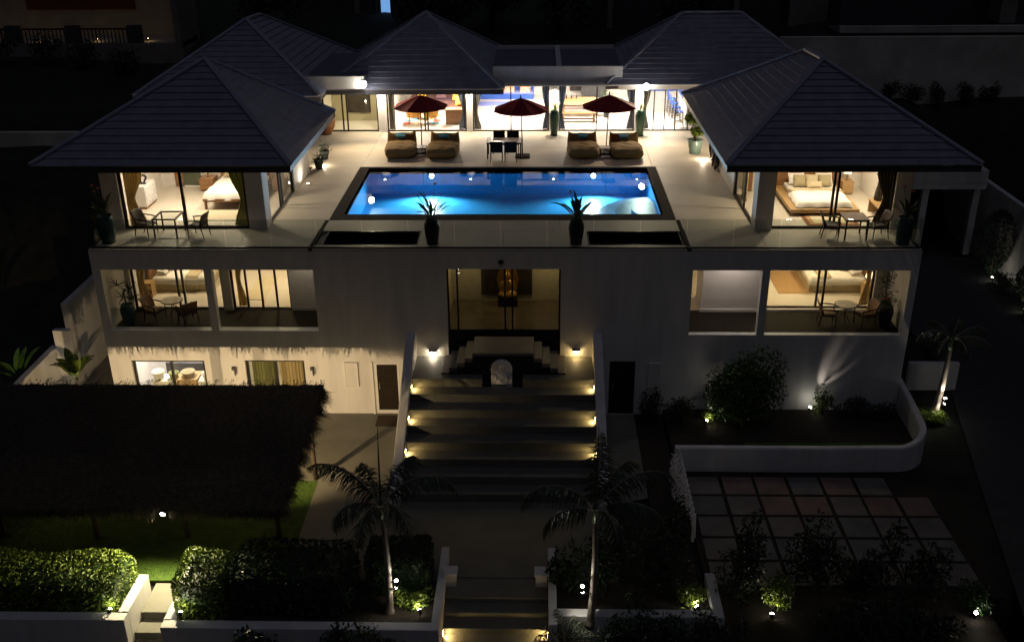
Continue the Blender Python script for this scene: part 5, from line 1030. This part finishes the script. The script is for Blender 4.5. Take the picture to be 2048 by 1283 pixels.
t = thing('garden_steps', 'small stone steps between the two lit hedges', 'steps', (-8.9, -10.5, -7))
for i in range(5): part('step', 'concrete', (-9.355, -8.385, -10.05-i*.55-.55, -10.05-i*.55+.02 if i else -9.4, -7.6, GZ-.05-.21*i), parent=t, bevel=.015)
t = thing('gate_steps', 'stone steps at the main garden gate lit amber from the sides', 'steps', (.1, -10, -7))
for i in range(6): part('step', 'step_stone', (-1.25, 1.54, -9.5-i*.42-.42, -9.5-i*.42+.02 if i else -9.101, -7.8, GZ-.02-.17*i), parent=t, bevel=.015)
for x, l in ((-1.14, 'left low gate pillar at the top of the gate steps'), (1.36, 'right low gate pillar at the top of the gate steps')):
    t = thing('gate_pillar', l, 'pillar', (x, -9.3, GZ)); part('shaft', 'plaster', (x-.16, x+.16, -9.48, -9.16, GZ-.3, -5.95), parent=t, bevel=.02); part('cap', 'stone_white', (x-.19, x+.19, -9.51, -9.13, -5.949, -5.88), parent=t, bevel=.015)
def gate_lamp(x, s, label):
    t = thing('gate_light', label, 'lamp', (x, -10.9, -6.7)); part('bezel', 'steel', (min(x, x+s*.02), max(x, x+s*.02), -11.0, -10.8, -6.74, -6.64), parent=t); part('lens', 'lamp_warm', (min(x+s*.021, x+s*.028), max(x+s*.021, x+s*.028), -10.98, -10.82, -6.72, -6.66), parent=t); light('SPOT', (x+s*.07, -10.9, -6.69), 24, AMBER, t, .03, (x+s*.6, -10.8, -7.1), 150, .8)
gate_lamp(-1.258, 1, 'amber step light in the left wall of the gate path'); gate_lamp(1.548, -1, 'amber step light in the right wall of the gate path')
# ---- curved planter below the right wing
t = thing('planter_wall', 'curved low white planter wall below the right wing', 'planter', (10, -3, GZ)); R0 = 1.35
line = [(5.72, -3.55), (8, -3.55), (10.5, -3.55), (12.4, -3.5)] + [(12.9+1.25*math.cos(a), -2.2+1.3*math.sin(a)) for a in np.linspace(-1.45, 0, 10)] + [(14.2, -1.3), (14.22, -.3), (14.25, .6)]
ins = []
for i, q in enumerate(line):
    a_, c_ = Vector(line[max(0, i-1)]), Vector(line[min(len(line)-1, i+1)]); d = (c_-a_).normalized(); ins.append((q[0]-d.y*.22, q[1]+d.x*.22))
zt = [-5.5]*4+[-5.5+.03*i for i in range(10)]+[-5.15, -5.05, -5.0]
vs = []; fs = []
for (x, y), (u, v), z in zip(line, ins, zt): vs += [(x, y, GZ-.1), (x, y, z-.05), (x*.85+u*.15, y*.85+v*.15, z), (x*.15+u*.85, y*.15+v*.85, z), (u, v, z-.05), (u, v, GZ-.1)]
for i in range(len(line)-1): a = 6*i; fs += [(a+j, a+6+j, a+7+j, a+1+j) for j in range(5)]
fs += [(0, 1, 2, 3, 4, 5), tuple(6*(len(line)-1)+j for j in (5, 4, 3, 2, 1, 0))]
MB().add(vs, fs).build('wall_ring', 'plaster', t)
tag(MB().prism([(5.75, -3.35, -6.25), (12.3, -3.32, -6.25), (13.5, -2.9, -6.25), (14.0, -2.0, -6.25), (14.0, -.02, -6.25), (5.75, -.02, -6.25)], (0, 0, .2)).build('planting_bed', 'soil'), kind='structure')
tag(MB().prism([(8.2, -3.33, -6.045), (12.3, -3.3, -6.045), (13.4, -2.85, -6.045), (13.5, -2.3, -6.045), (8.2, -2.3, -6.045)], (0, 0, .01)).build('grass_strip', 'lawn'), kind='structure')
sheet('planting_bed', [(4.72, 0), (5.7, 0), (5.7, -9.3), (4.72, -9.3)], GZ+.02, 'soil', .3); sheet('planting_bed', [(1.77, -10.69), (5.84, -10.69), (5.84, -9.3), (1.77, -9.3)], GZ+.03, 'soil', 1.2); sheet('planting_bed', [(-8.19, -11.41), (-1.48, -11.41), (-1.48, -9.3), (-8.19, -9.3)], GZ+.03, 'soil', 1.2); sheet('planting_bed', [(6.0, -13), (13.2, -13), (13.2, -9.75), (6.0, -9.75)], GZ-.02, 'soil', 1.2)
def shrub(loc, r_, n, label, m='leaf_dark', size=.06, seed=0, name='shrub', cat='shrub'):
    t = thing(name, label, cat, loc); rs = np.random.default_rng(seed+90); k = 7; cs = rs.normal(0, .45, (k, 3))*r_; cs[:, 2] = np.abs(cs[:, 2])*.7+r_[2]*.55; cs[0] = (0, 0, r_[2]*.7)
    pts = []
    for i in range(n):
        c_ = cs[rs.integers(k)]; q = rs.normal(0, 1, 3); q /= np.linalg.norm(q); p = c_+q*np.array(r_)*.55*rs.uniform(.5, 1.05); p[2] = max(.02, p[2]); pts.append(np.array(loc)+p)
    leaf_cloud(pts, size, .7, .4, rs).build('foliage', m, t)
    for i in range(4): c_ = cs[i]; MB().tube([loc, Vector(loc)+Vector(tuple(c_))*.5, Vector(loc)+Vector(tuple(c_))], [.03, .02, .008], 6).build('stem', 'bark', t)
    return t
shrub((8.35, -1.35, -6.05), (1.75, 1.0, 1.75), 9000, 'large round bush against the dark wall of the right wing', 'leaf', .07, 1, 'bush', 'bush')
shrub((6.3, -1.0, -6.05), (.6, .5, .7), 900, 'small dark shrub left of the large round bush', seed=2); shrub((5.2, -.7, -6.28), (.4, .4, 1.0), 900, 'dark upright shrub beside the black right doorway', seed=3)
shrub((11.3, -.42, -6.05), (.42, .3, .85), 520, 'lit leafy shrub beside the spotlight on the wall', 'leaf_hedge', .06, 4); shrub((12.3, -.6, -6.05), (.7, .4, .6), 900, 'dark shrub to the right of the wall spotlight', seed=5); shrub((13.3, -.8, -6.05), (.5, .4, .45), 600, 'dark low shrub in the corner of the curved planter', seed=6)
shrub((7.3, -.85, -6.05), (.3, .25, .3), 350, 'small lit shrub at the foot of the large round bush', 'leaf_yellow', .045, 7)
def trunk_bracket(t, x):
    p = Vector(t.location); MB().bar((p.x, p.y, p.z-.06), (x, p.y+.03, p.z-.06), .025).build('bracket', 'metal_dark', t)
def spot(x, y, z, tgt, pw, label, col=(1, .88, .62), spot_=130): lamp_small('garden_spotlight', (x, y, z), tgt, pw, label, col, spot_, stake=z-.25, r=.055)
spot(7.12, -1.15, -5.85, (7.6, -.9, -5.3), 10, 'garden spotlight at the left foot of the large round bush'); spot(10.85, -.42, -5.72, (12.0, .05, -3.55), 70, 'garden spotlight throwing a beam up the right wing wall', (1, .86, .70), 42)
# shrubs with ground spotlights along the street side
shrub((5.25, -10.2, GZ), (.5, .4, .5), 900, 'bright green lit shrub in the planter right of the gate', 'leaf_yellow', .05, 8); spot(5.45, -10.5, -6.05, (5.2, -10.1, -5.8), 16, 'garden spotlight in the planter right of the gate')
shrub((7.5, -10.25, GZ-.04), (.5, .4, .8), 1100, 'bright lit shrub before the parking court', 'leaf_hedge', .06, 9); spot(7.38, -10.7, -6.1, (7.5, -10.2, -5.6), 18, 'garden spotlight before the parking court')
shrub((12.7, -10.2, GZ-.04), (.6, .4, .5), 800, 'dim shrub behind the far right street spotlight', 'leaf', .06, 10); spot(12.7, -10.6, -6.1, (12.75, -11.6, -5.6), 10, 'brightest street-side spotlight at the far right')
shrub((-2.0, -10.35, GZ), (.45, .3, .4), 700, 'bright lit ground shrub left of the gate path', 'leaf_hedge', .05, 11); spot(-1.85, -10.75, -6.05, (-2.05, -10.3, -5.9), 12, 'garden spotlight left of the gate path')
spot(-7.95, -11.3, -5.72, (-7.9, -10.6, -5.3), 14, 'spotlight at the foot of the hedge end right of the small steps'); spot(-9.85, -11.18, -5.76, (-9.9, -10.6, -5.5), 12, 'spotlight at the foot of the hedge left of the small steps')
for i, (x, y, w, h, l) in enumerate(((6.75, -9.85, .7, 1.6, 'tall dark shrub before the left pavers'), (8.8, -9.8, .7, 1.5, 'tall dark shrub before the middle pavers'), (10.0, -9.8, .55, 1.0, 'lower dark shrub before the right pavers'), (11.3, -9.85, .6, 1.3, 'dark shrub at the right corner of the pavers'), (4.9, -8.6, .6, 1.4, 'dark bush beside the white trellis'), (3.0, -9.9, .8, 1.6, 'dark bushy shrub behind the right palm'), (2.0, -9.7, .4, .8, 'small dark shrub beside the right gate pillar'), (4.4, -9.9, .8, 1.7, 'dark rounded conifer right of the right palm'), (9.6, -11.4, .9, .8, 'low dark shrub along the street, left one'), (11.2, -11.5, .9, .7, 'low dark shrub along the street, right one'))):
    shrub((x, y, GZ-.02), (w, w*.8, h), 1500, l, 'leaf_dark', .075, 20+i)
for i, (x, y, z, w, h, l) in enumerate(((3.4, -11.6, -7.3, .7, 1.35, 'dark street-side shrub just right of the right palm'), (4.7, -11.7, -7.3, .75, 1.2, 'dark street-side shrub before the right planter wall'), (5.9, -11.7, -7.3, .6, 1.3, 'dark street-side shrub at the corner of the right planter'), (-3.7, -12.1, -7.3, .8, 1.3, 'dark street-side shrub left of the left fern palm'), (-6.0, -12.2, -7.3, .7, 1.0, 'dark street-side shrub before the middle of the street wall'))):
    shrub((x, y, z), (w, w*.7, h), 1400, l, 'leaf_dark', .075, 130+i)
# white trellis fence beside the parking court
t = thing('white_trellis', 'white lattice trellis overgrown at the left edge of the pavers', 'trellis', (5.75, -5.5, GZ))
for y in (-3.8, -5.0, -6.2, -7.4): part('post', 'white_paint', (5.74, 5.82, y-.04, y+.04, GZ, -5.35), parent=t, bevel=.008)
for i in range(12): y = -3.9-i*.3; MB().bar((5.83, y, GZ+.08), (5.83, max(y-.75, -7.36), -5.45), .03, .015).build('slat', 'white_paint', t); MB().bar((5.85, max(y-.75, -7.36), GZ+.08), (5.85, y, -5.45), .03, .015).build('slat', 'white_paint', t)
shrub((5.55, -5.6, GZ+.02), (.25, 1.3, .9), 800, 'pale climbing plant on the white trellis', 'stone_white', .05, 33, 'climber', 'climber')
# ---- palms
def frond(t, p, az, L, elev, droop, nl=84, ll=.70, m='palm_leaf', hang=1.0):
    q = Vector(p); e = elev; pts = []; seg = 14; droop *= random.uniform(1.05, 1.4); bend = random.uniform(-.5, .5)
    for i in range(seg+1): pts.append(q.copy()); q = q+Vector((math.cos(az)*math.cos(e), math.sin(az)*math.cos(e), math.sin(e)))*L/seg; e -= droop/seg*(.35+1.3*i/seg); az += bend/seg
    b = MB().tube(pts, [.022*(1-.85*i/seg)+.004 for i in range(seg+1)], 6); b.build('rachis', 'palm_trunk' if m == 'palm_leaf' else 'bark', t, smooth=True)
    b = MB(); side = Vector((-math.sin(az), math.cos(az), 0))
    for i in range(nl):
        f_ = .14+.86*i/(nl-1); k = f_*seg; j = min(seg-1, int(k)); base = pts[j].lerp(pts[j+1], k-j); d = (pts[j+1]-pts[j]).normalized(); l_ = ll*(math.sin(math.pi*min(1, .12+.86*f_))**.6)
        for s_ in (-1, 1):
            v = (side*s_*random.uniform(.3, 1.0)+d*random.uniform(.2, .9)+Vector((0, 0, -hang*random.uniform(.5, 1.2)))).normalized(); w = d*.015
            mid = base+v*l_*.5+Vector((0, 0, .03)); tip = base+v*l_+Vector((0, 0, -.10*l_)); n = len(b.v)
            b.add([base-w, base+w, mid+w*.9, mid-w*.9, tip], [(0, 1, 2, 3), (3, 2, 4)])
    o = b.build('leaflets', m, t); tag(o, kind='stuff')
def palm(loc, tip, label, fr, L=2.3, spear=2.6, r0=.10, rings=True, ll=.55):
    t = thing('palm_tree', label, 'palm', loc); a, c_ = Vector(loc), Vector(tip); pts = []; rad = []
    for i in range(41):
        f_ = i/40; pts.append(a.lerp(c_, f_)+Vector((.05*math.sin(f_*3), 0, 0))); rad.append(r0*(1-.45*f_)*(1+(.07 if rings and i % 2 else 0))+(.03 if f_ < .05 else 0))
    MB().tube(pts, rad, 12).build('trunk', 'palm_trunk', t, smooth=True); MB().tube([c_-Vector((0, 0, .05)), c_+Vector((0, 0, .35)), c_+Vector((0, 0, .6))], [r0*.62, r0*.5, .03], 10).build('crownshaft', 'leaf', t, smooth=True)
    for az, el, dr, s_ in fr: frond(t, c_+Vector((0, 0, .3)), R(az), L*s_, R(el), R(dr), ll=ll)
    if spear: MB().tube([c_+Vector((0, 0, .5)), c_+Vector((.02, .02, spear*.6)), c_+Vector((.04, .1, spear))], [.025, .02, .006], 6).build('spear_leaf', 'palm_leaf', t)
    return t
palm((-2.66, -10.6, GZ), (-2.68, -10.62, -3.2), 'slim palm with drooping fronds left of the gate path', [(170, 62, 105, 1.05), (195, 35, 120, .75), (12, 55, 120, 1.1), (-55, 45, 150, 1.0), (-110, 40, 140, .8), (60, 60, 110, .9), (120, 55, 120, .9)])
palm((2.62, -11.0, GZ), (2.66, -11.05, -2.95), 'slim palm with drooping fronds right of the gate path', [(172, 52, 120, 1.05), (5, 60, 115, 1.1), (-15, 35, 130, .95), (-150, 30, 140, .8), (75, 75, 60, .9), (45, 60, 120, 1.0), (-60, 35, 150, .8)])
palm((15.3, -.15, GZ-.05), (15.45, -.13, -3.55), 'short ringed palm with a brightly lit trunk right of the house', [(170, 45, 110, .8), (10, 45, 110, .9), (-40, 40, 120, .9), (-120, 40, 120, .8), (60, 50, 110, .9), (120, 50, 110, .8), (-80, 35, 130, .7)], L=1.9, spear=2.2, r0=.13, ll=.45)
lamp_small('trunk_lamp', (-2.42, -10.68, -5.15), (-2.62, -10.62, -3.0), 30, 'white lamp strapped to the left palm trunk', spot=70); lamp_small('trunk_lamp', (2.40, -11.08, -4.95), (2.62, -11.05, -3.0), 45, 'white lamp strapped to the right palm trunk', spot=70); lamp_small('trunk_lamp', (15.50, -.40, -5.35), (15.38, -.16, -4.0), 80, 'white lamp strapped to the ringed palm trunk', spot=80)
lamp_small('trunk_lamp', (2.40, -11.1, -5.12), (2.6, -11.05, -6.2), 30, 'second lamp on the right palm aimed down its trunk', spot=80); lamp_small('trunk_lamp', (-2.42, -10.7, -5.35), (-2.64, -10.62, -6.2), 20, 'second lamp on the left palm aimed down its trunk', spot=80); lamp_small('trunk_lamp', (15.5, -.42, -5.55), (15.3, -.2, -6.2), 40, 'second lamp on the ringed palm aimed at its foot', spot=100)
for o_ in [o for o in bpy.data.objects if o.name.startswith('trunk_lamp')]: trunk_bracket(o_, -2.66 if o_.location.x < 0 else (2.64 if o_.location.x < 10 else 15.36))
shrub((15.3, -.25, GZ-.05), (.55, .5, .3), 1300, 'low green plants around the foot of the ringed palm', 'leaf_hedge', .05, 40)
def cycad(loc, label, n=16, L=.9, seed=0):
    t = thing('cycad', label, 'cycad', loc); MB().lathe([(.10, -.02), (.11, .15), (.06, .25)], loc, 10).build('trunk', 'bark', t, smooth=True)
    for i in range(n): frond(t, Vector(loc)+Vector((0, 0, .2)), i*6.283/n+random.uniform(-.1, .1), L*random.uniform(.8, 1.1), R(random.uniform(35, 70)), R(95), 20, .24, hang=.2)
cycad((-2.35, -12.0, -6.75), 'arching fern palm at the street edge left of the gate', 20, 1.15); cycad((1.95, -11.75, -6.65), 'arching fern palm at the foot of the right palm', 22, 1.15); cycad((-4.6, -12.0, -6.95), 'dark fern palm along the street wall', 12)
# ---- left side of the house
wall('boundary_wall', 'rough white stepped boundary wall left of the house', [(-16.55, -16.3, 2.3, 7.0, -6.5, -3.0), (-17.2, -16.95, -.9, 2.299, -6.5, -4.7), (-16.949, -16.3, 2.05, 2.299, -6.5, -4.0)])
sheet('side_path', [(-16.3, 0.02), (-14.05, .02), (-14.05, 7), (-16.3, 7)], GZ-.02, 'concrete')
t = thing('broadleaf_plant', 'bright broad-leaved plant between the boundary wall and the house', 'plant', (-16.0, 1.2, GZ))
for i in range(13): b = MB(); blade(b, (-15.9+random.uniform(-.1, .1), 1.1+random.uniform(-.1, .1), -5.6), random.uniform(0, 6.28), random.uniform(1.0, 1.5), .32, R(random.uniform(55, 80)), R(70), 8, random.uniform(-.3, .3), .3); b.build('leaf', 'leaf_hedge', t, smooth=True)
MB().tube([(-15.9, 1.1, GZ), (-15.9, 1.1, -5.5)], [.08, .05], 8).build('stem', 'bark', t)
t = thing('banana_plant', 'dark upright plant left of the boundary wall', 'plant', (-17.6, .2, GZ))
for i in range(9): b = MB(); blade(b, (-17.6+random.uniform(-.15, .15), .2, -5.4), random.uniform(0, 6.28), random.uniform(1.2, 1.9), .2, R(random.uniform(65, 85)), R(60), 8, .2, .4); b.build('leaf', 'leaf', t, smooth=True)
MB().tube([(-17.6, .2, GZ), (-17.6, .2, -5.2)], [.1, .06], 8).build('stem', 'bark', t)
shrub((-15.7, .2, GZ), (.5, .4, .6), 800, 'dark reddish shrub on the path left of the house', 'leaf_dark', .07, 50)
lamp_small('garden_spotlight', (-15.6, .3, -6.0), (-15.9, 1.2, -5.0), 22, 'garden spotlight under the broad-leaved plant left of the house')
# ---- right side: carport, drive, boundary
wall('planter_box', 'plain white low wall behind the ringed palm', [(15.1, 16.95, 2.1, 2.3, GZ-.1, -5.27)])
t = thing('carport', 'white flat-roofed carport far right beyond the house', 'carport', (20.5, 18, GZ))
part('roof_slab', 'plaster', (16.5, 23.2, 16.4, 22.5, -2.95, -2.6), parent=t); part('parapet', 'plaster', (16.5, 23.2, 16.38, 16.62, -2.599, -2.0), (22.9, 23.2, 16.621, 22.5, -2.599, -2.0), (16.5, 22.9, 22.2, 22.5, -2.599, -2.0), parent=t)
for x in (17.6, 20.2, 22.7): part('column', 'plaster', (x, x+.32, 16.5, 16.82, GZ-.1, -2.951), parent=t)
part('roof_light', 'neighbor_dark', (18.0, 21.5, 17.6, 21, -2.599, -1.9), parent=t)
wall('boundary_wall', 'long white boundary wall along the right side of the drive', [(23.5, 23.75, 2, 25.4, GZ-.4, -2.75)])
def cypress(loc, h, r_, label):
    t = thing('cypress', label, 'cypress', loc); n = 2200; f_ = rng.uniform(0, 1, n)**.8; a = rng.uniform(0, 6.28, n); rr = r_*np.sin(np.pi*(1-f_)**.75*.95+.05)*rng.uniform(.75, 1.05, n)
    leaf_cloud(np.c_[loc[0]+rr*np.cos(a), loc[1]+rr*np.sin(a), loc[2]+.1+f_*h], .08).build('foliage', 'leaf_dark', t); MB().tube([loc, (loc[0], loc[1], loc[2]+h*.9)], [.06, .01], 6).build('trunk', 'bark', t)
cypress((22.9, 13.6, GZ-.1), 3.2, .9, 'dark cypress against the right boundary wall'); cypress((23.0, 9.6, GZ-.1), 2.2, .8, 'smaller dark cypress nearer along the right boundary wall')
spot(22.6, 12.7, -6.1, (22.9, 13.6, -5.2), 3, 'garden spotlight at the foot of the dark cypress'); spot(22.5, 9.0, -6.1, (23.0, 9.6, -5.4), 4, 'garden spotlight at the far right edge of the drive')
shrub((22.6, 11.4, GZ-.1), (.6, .8, .7), 700, 'dark shrub between the cypresses', seed=51); shrub((16.4, 3.2, GZ-.1), (.6, .6, 1.4), 1200, 'dark plants beside the right wing wall', seed=52)

# ================================================================== BACKGROUND
wall('rear_wall', 'tall plain grey boundary wall behind the right roofs', [(14.6, 45, 25.5, 25.8, -1.5, 2.95)], 'back_wall')
for i, x in enumerate((20.6, 22.0, 23.4, 24.9, 26.3)): shrub((x, 24.8, -.6), (.55, .45, .8), 500, ['first', 'second', 'third', 'fourth', 'fifth'][i]+' dark shrub from the left along the tall rear wall', 'leaf_dark', .09, 60+i)
wall('rear_wall', 'low pale wall far left beyond the left pavilion', [(-45, -18.2, 18, 18.3, -2.2, -.4)], 'back_wall')
# neighbour house, upper left
nb = thing('neighbor_house', 'dim neighbouring house with a balcony railing at the upper left', 'house', (-29, 38, 0))
part('wall', 'neighbor_wall', (-48, -21.6, 37, 37.4, -1, 9), parent=nb); part('wall_panel', 'neighbor_red', (-32.8, -25.5, 36.9, 36.999, 3.2, 9), parent=nb)
part('balcony_floor', 'neighbor_wall', (-48, -21.6, 34, 36.9, 1.2, 1.5), parent=nb); part('parapet', 'neighbor_wall', (-48, -22.0, 33.7, 33.999, -1.5, 1.5), parent=nb)
part('side_wall', 'neighbor_wall', (-21.99, -21.6, 33.7, 36.99, -1.5, 4.5), parent=nb)
for x0, x1 in ((-36, -33.0), (-31.9, -29.1), (-28.1, -25.1)):
    part('railing', 'dark_wood', (x0, x1, 33.72, 33.80, 2.35, 2.45), *[(x0+i*.25, x0+i*.25+.05, 33.74, 33.79, 1.5, 2.35) for i in range(int((x1-x0)/.25)+1)], parent=nb)
    part('balcony_planter', 'neighbor_dark', (x1+.05, x1+.95, 33.71, 34.1, 1.501, 2.6), parent=nb)
def bal(x, l, pw=7): lamp_small('balcony_lamp', (x, 34.3, 1.7), (x+.6, 36.9, 1.6), pw, l, AMBER, 150, 'lamp_warm', .06)
bal(-31.2, 'amber balcony lamp behind the left stretch of the neighbour railing', 3.5); bal(-27.3, 'amber balcony lamp behind the middle stretch of the neighbour railing', 3.5); bal(-24.0, 'amber balcony lamp at the right end of the neighbour balcony', 2.5); bal(-34.5, 'amber balcony lamp at the far left of the neighbour balcony', 3)
for i, x in enumerate((-30, -27.4, -24.6, -33)): shrub((x, 32.0, hgt(x, 32)), (1.2, .8, 1.2), 500, ['second', 'third', 'fourth', 'first'][i]+' dark bush from the left below the neighbour balcony', 'leaf_dark', .12, 70+i, 'bush', 'bush')
nb = thing('neighbor_house', 'dark house behind the villa with one blue lit curtained window', 'house', (-8, 46, 0))
grid_wall('wall', 'neighbor_dark', [-16, -4], [-2, 7], [(-10.7, -9.55, .9, 4.0)], 44.5, 44.8, nb); part('window_frame', 'frame', (-10.75, -10.66, 44.4, 44.499, .9, 4.0), (-9.6, -9.5, 44.4, 44.499, .9, 4.0), parent=nb)
o = MB().grid(lambda u, v: (-10.35+.75*u-(.25*(1-u)*0), 44.9+.05*math.sin(u*40), .95+3*v), 40, 4).build('curtain', 'curtain_lit', nb, smooth=True); part('pillar', 'neighbor_wall', (-12.2, -11.8, 44.2, 44.45, -2, 7), (-8.9, -8.5, 44.2, 44.45, -2, 7), parent=nb)
nb = thing('neighbor_house', 'dark house with pale pillars behind the right roofs', 'house', (15, 42, 0)); part('wall', 'neighbor_dark', (5, 24, 41, 41.3, -2, 8), parent=nb)
for x, w in ((6.0, .35), (14.6, .35), (18.4, 2.6)): part('pillar', 'neighbor_wall', (x, x+w, 40, 40.4, -2, 8), parent=nb)
nb = thing('neighbor_house', 'dark flat terrace house at the upper right corner', 'house', (27, 36, 0)); part('terrace_edge', 'back_wall', (20.2, 44, 33.8, 34.2, 1.9, 2.3), parent=nb); part('wall', 'neighbor_dark', (21, 44, 37, 37.3, -1, 8), parent=nb); part('side_wall', 'neighbor_wall', (30.5, 31.5, 35, 36.9, 2.3, 8), parent=nb); part('terrace_floor', 'neighbor_dark', (20.2, 44, 34.201, 36.99, 1.5, 1.9), parent=nb)
def tree(loc, h, r_, label, seed):
    t = thing('tree', label, 'tree', loc); rs = np.random.default_rng(seed); top = Vector(loc)+Vector((0, 0, h)); MB().tube([loc, Vector(loc)+Vector((.1, 0, h*.5)), top], [.22, .15, .04], 8).build('trunk', 'bark', t); pts = []
    for i in range(9):
        c_ = np.array(top)+rs.normal(0, .5, 3)*r_; MB().tube([Vector(loc)+Vector((0, 0, h*.55)), c_], [.08, .02], 6).build('limb', 'bark', t); q = rs.normal(0, 1, (260, 3)); q /= np.linalg.norm(q, axis=1)[:, None]; pts.append(c_+q*r_*.5*rs.uniform(.4, 1.1, (260, 1)))
    leaf_cloud(np.concatenate(pts), .16, .7).build('crown', 'leaf_dark', t)
for i, (x, y, h, l) in enumerate(((-17, 36, 3.5, 'dark tree behind the rear left roof'), (-2, 40, 3.2, 'dark tree behind the middle rear roof'), (2.5, 38, 2.6, 'dark tree behind the flat link roof'), (-6, 38, 2.5, 'dark tree beside the blue lit window'), (11, 37, 2.5, 'dark tree behind the rear right roof'))): tree((x, y, hgt(x, y)), h, 2.0, l, 80+i)
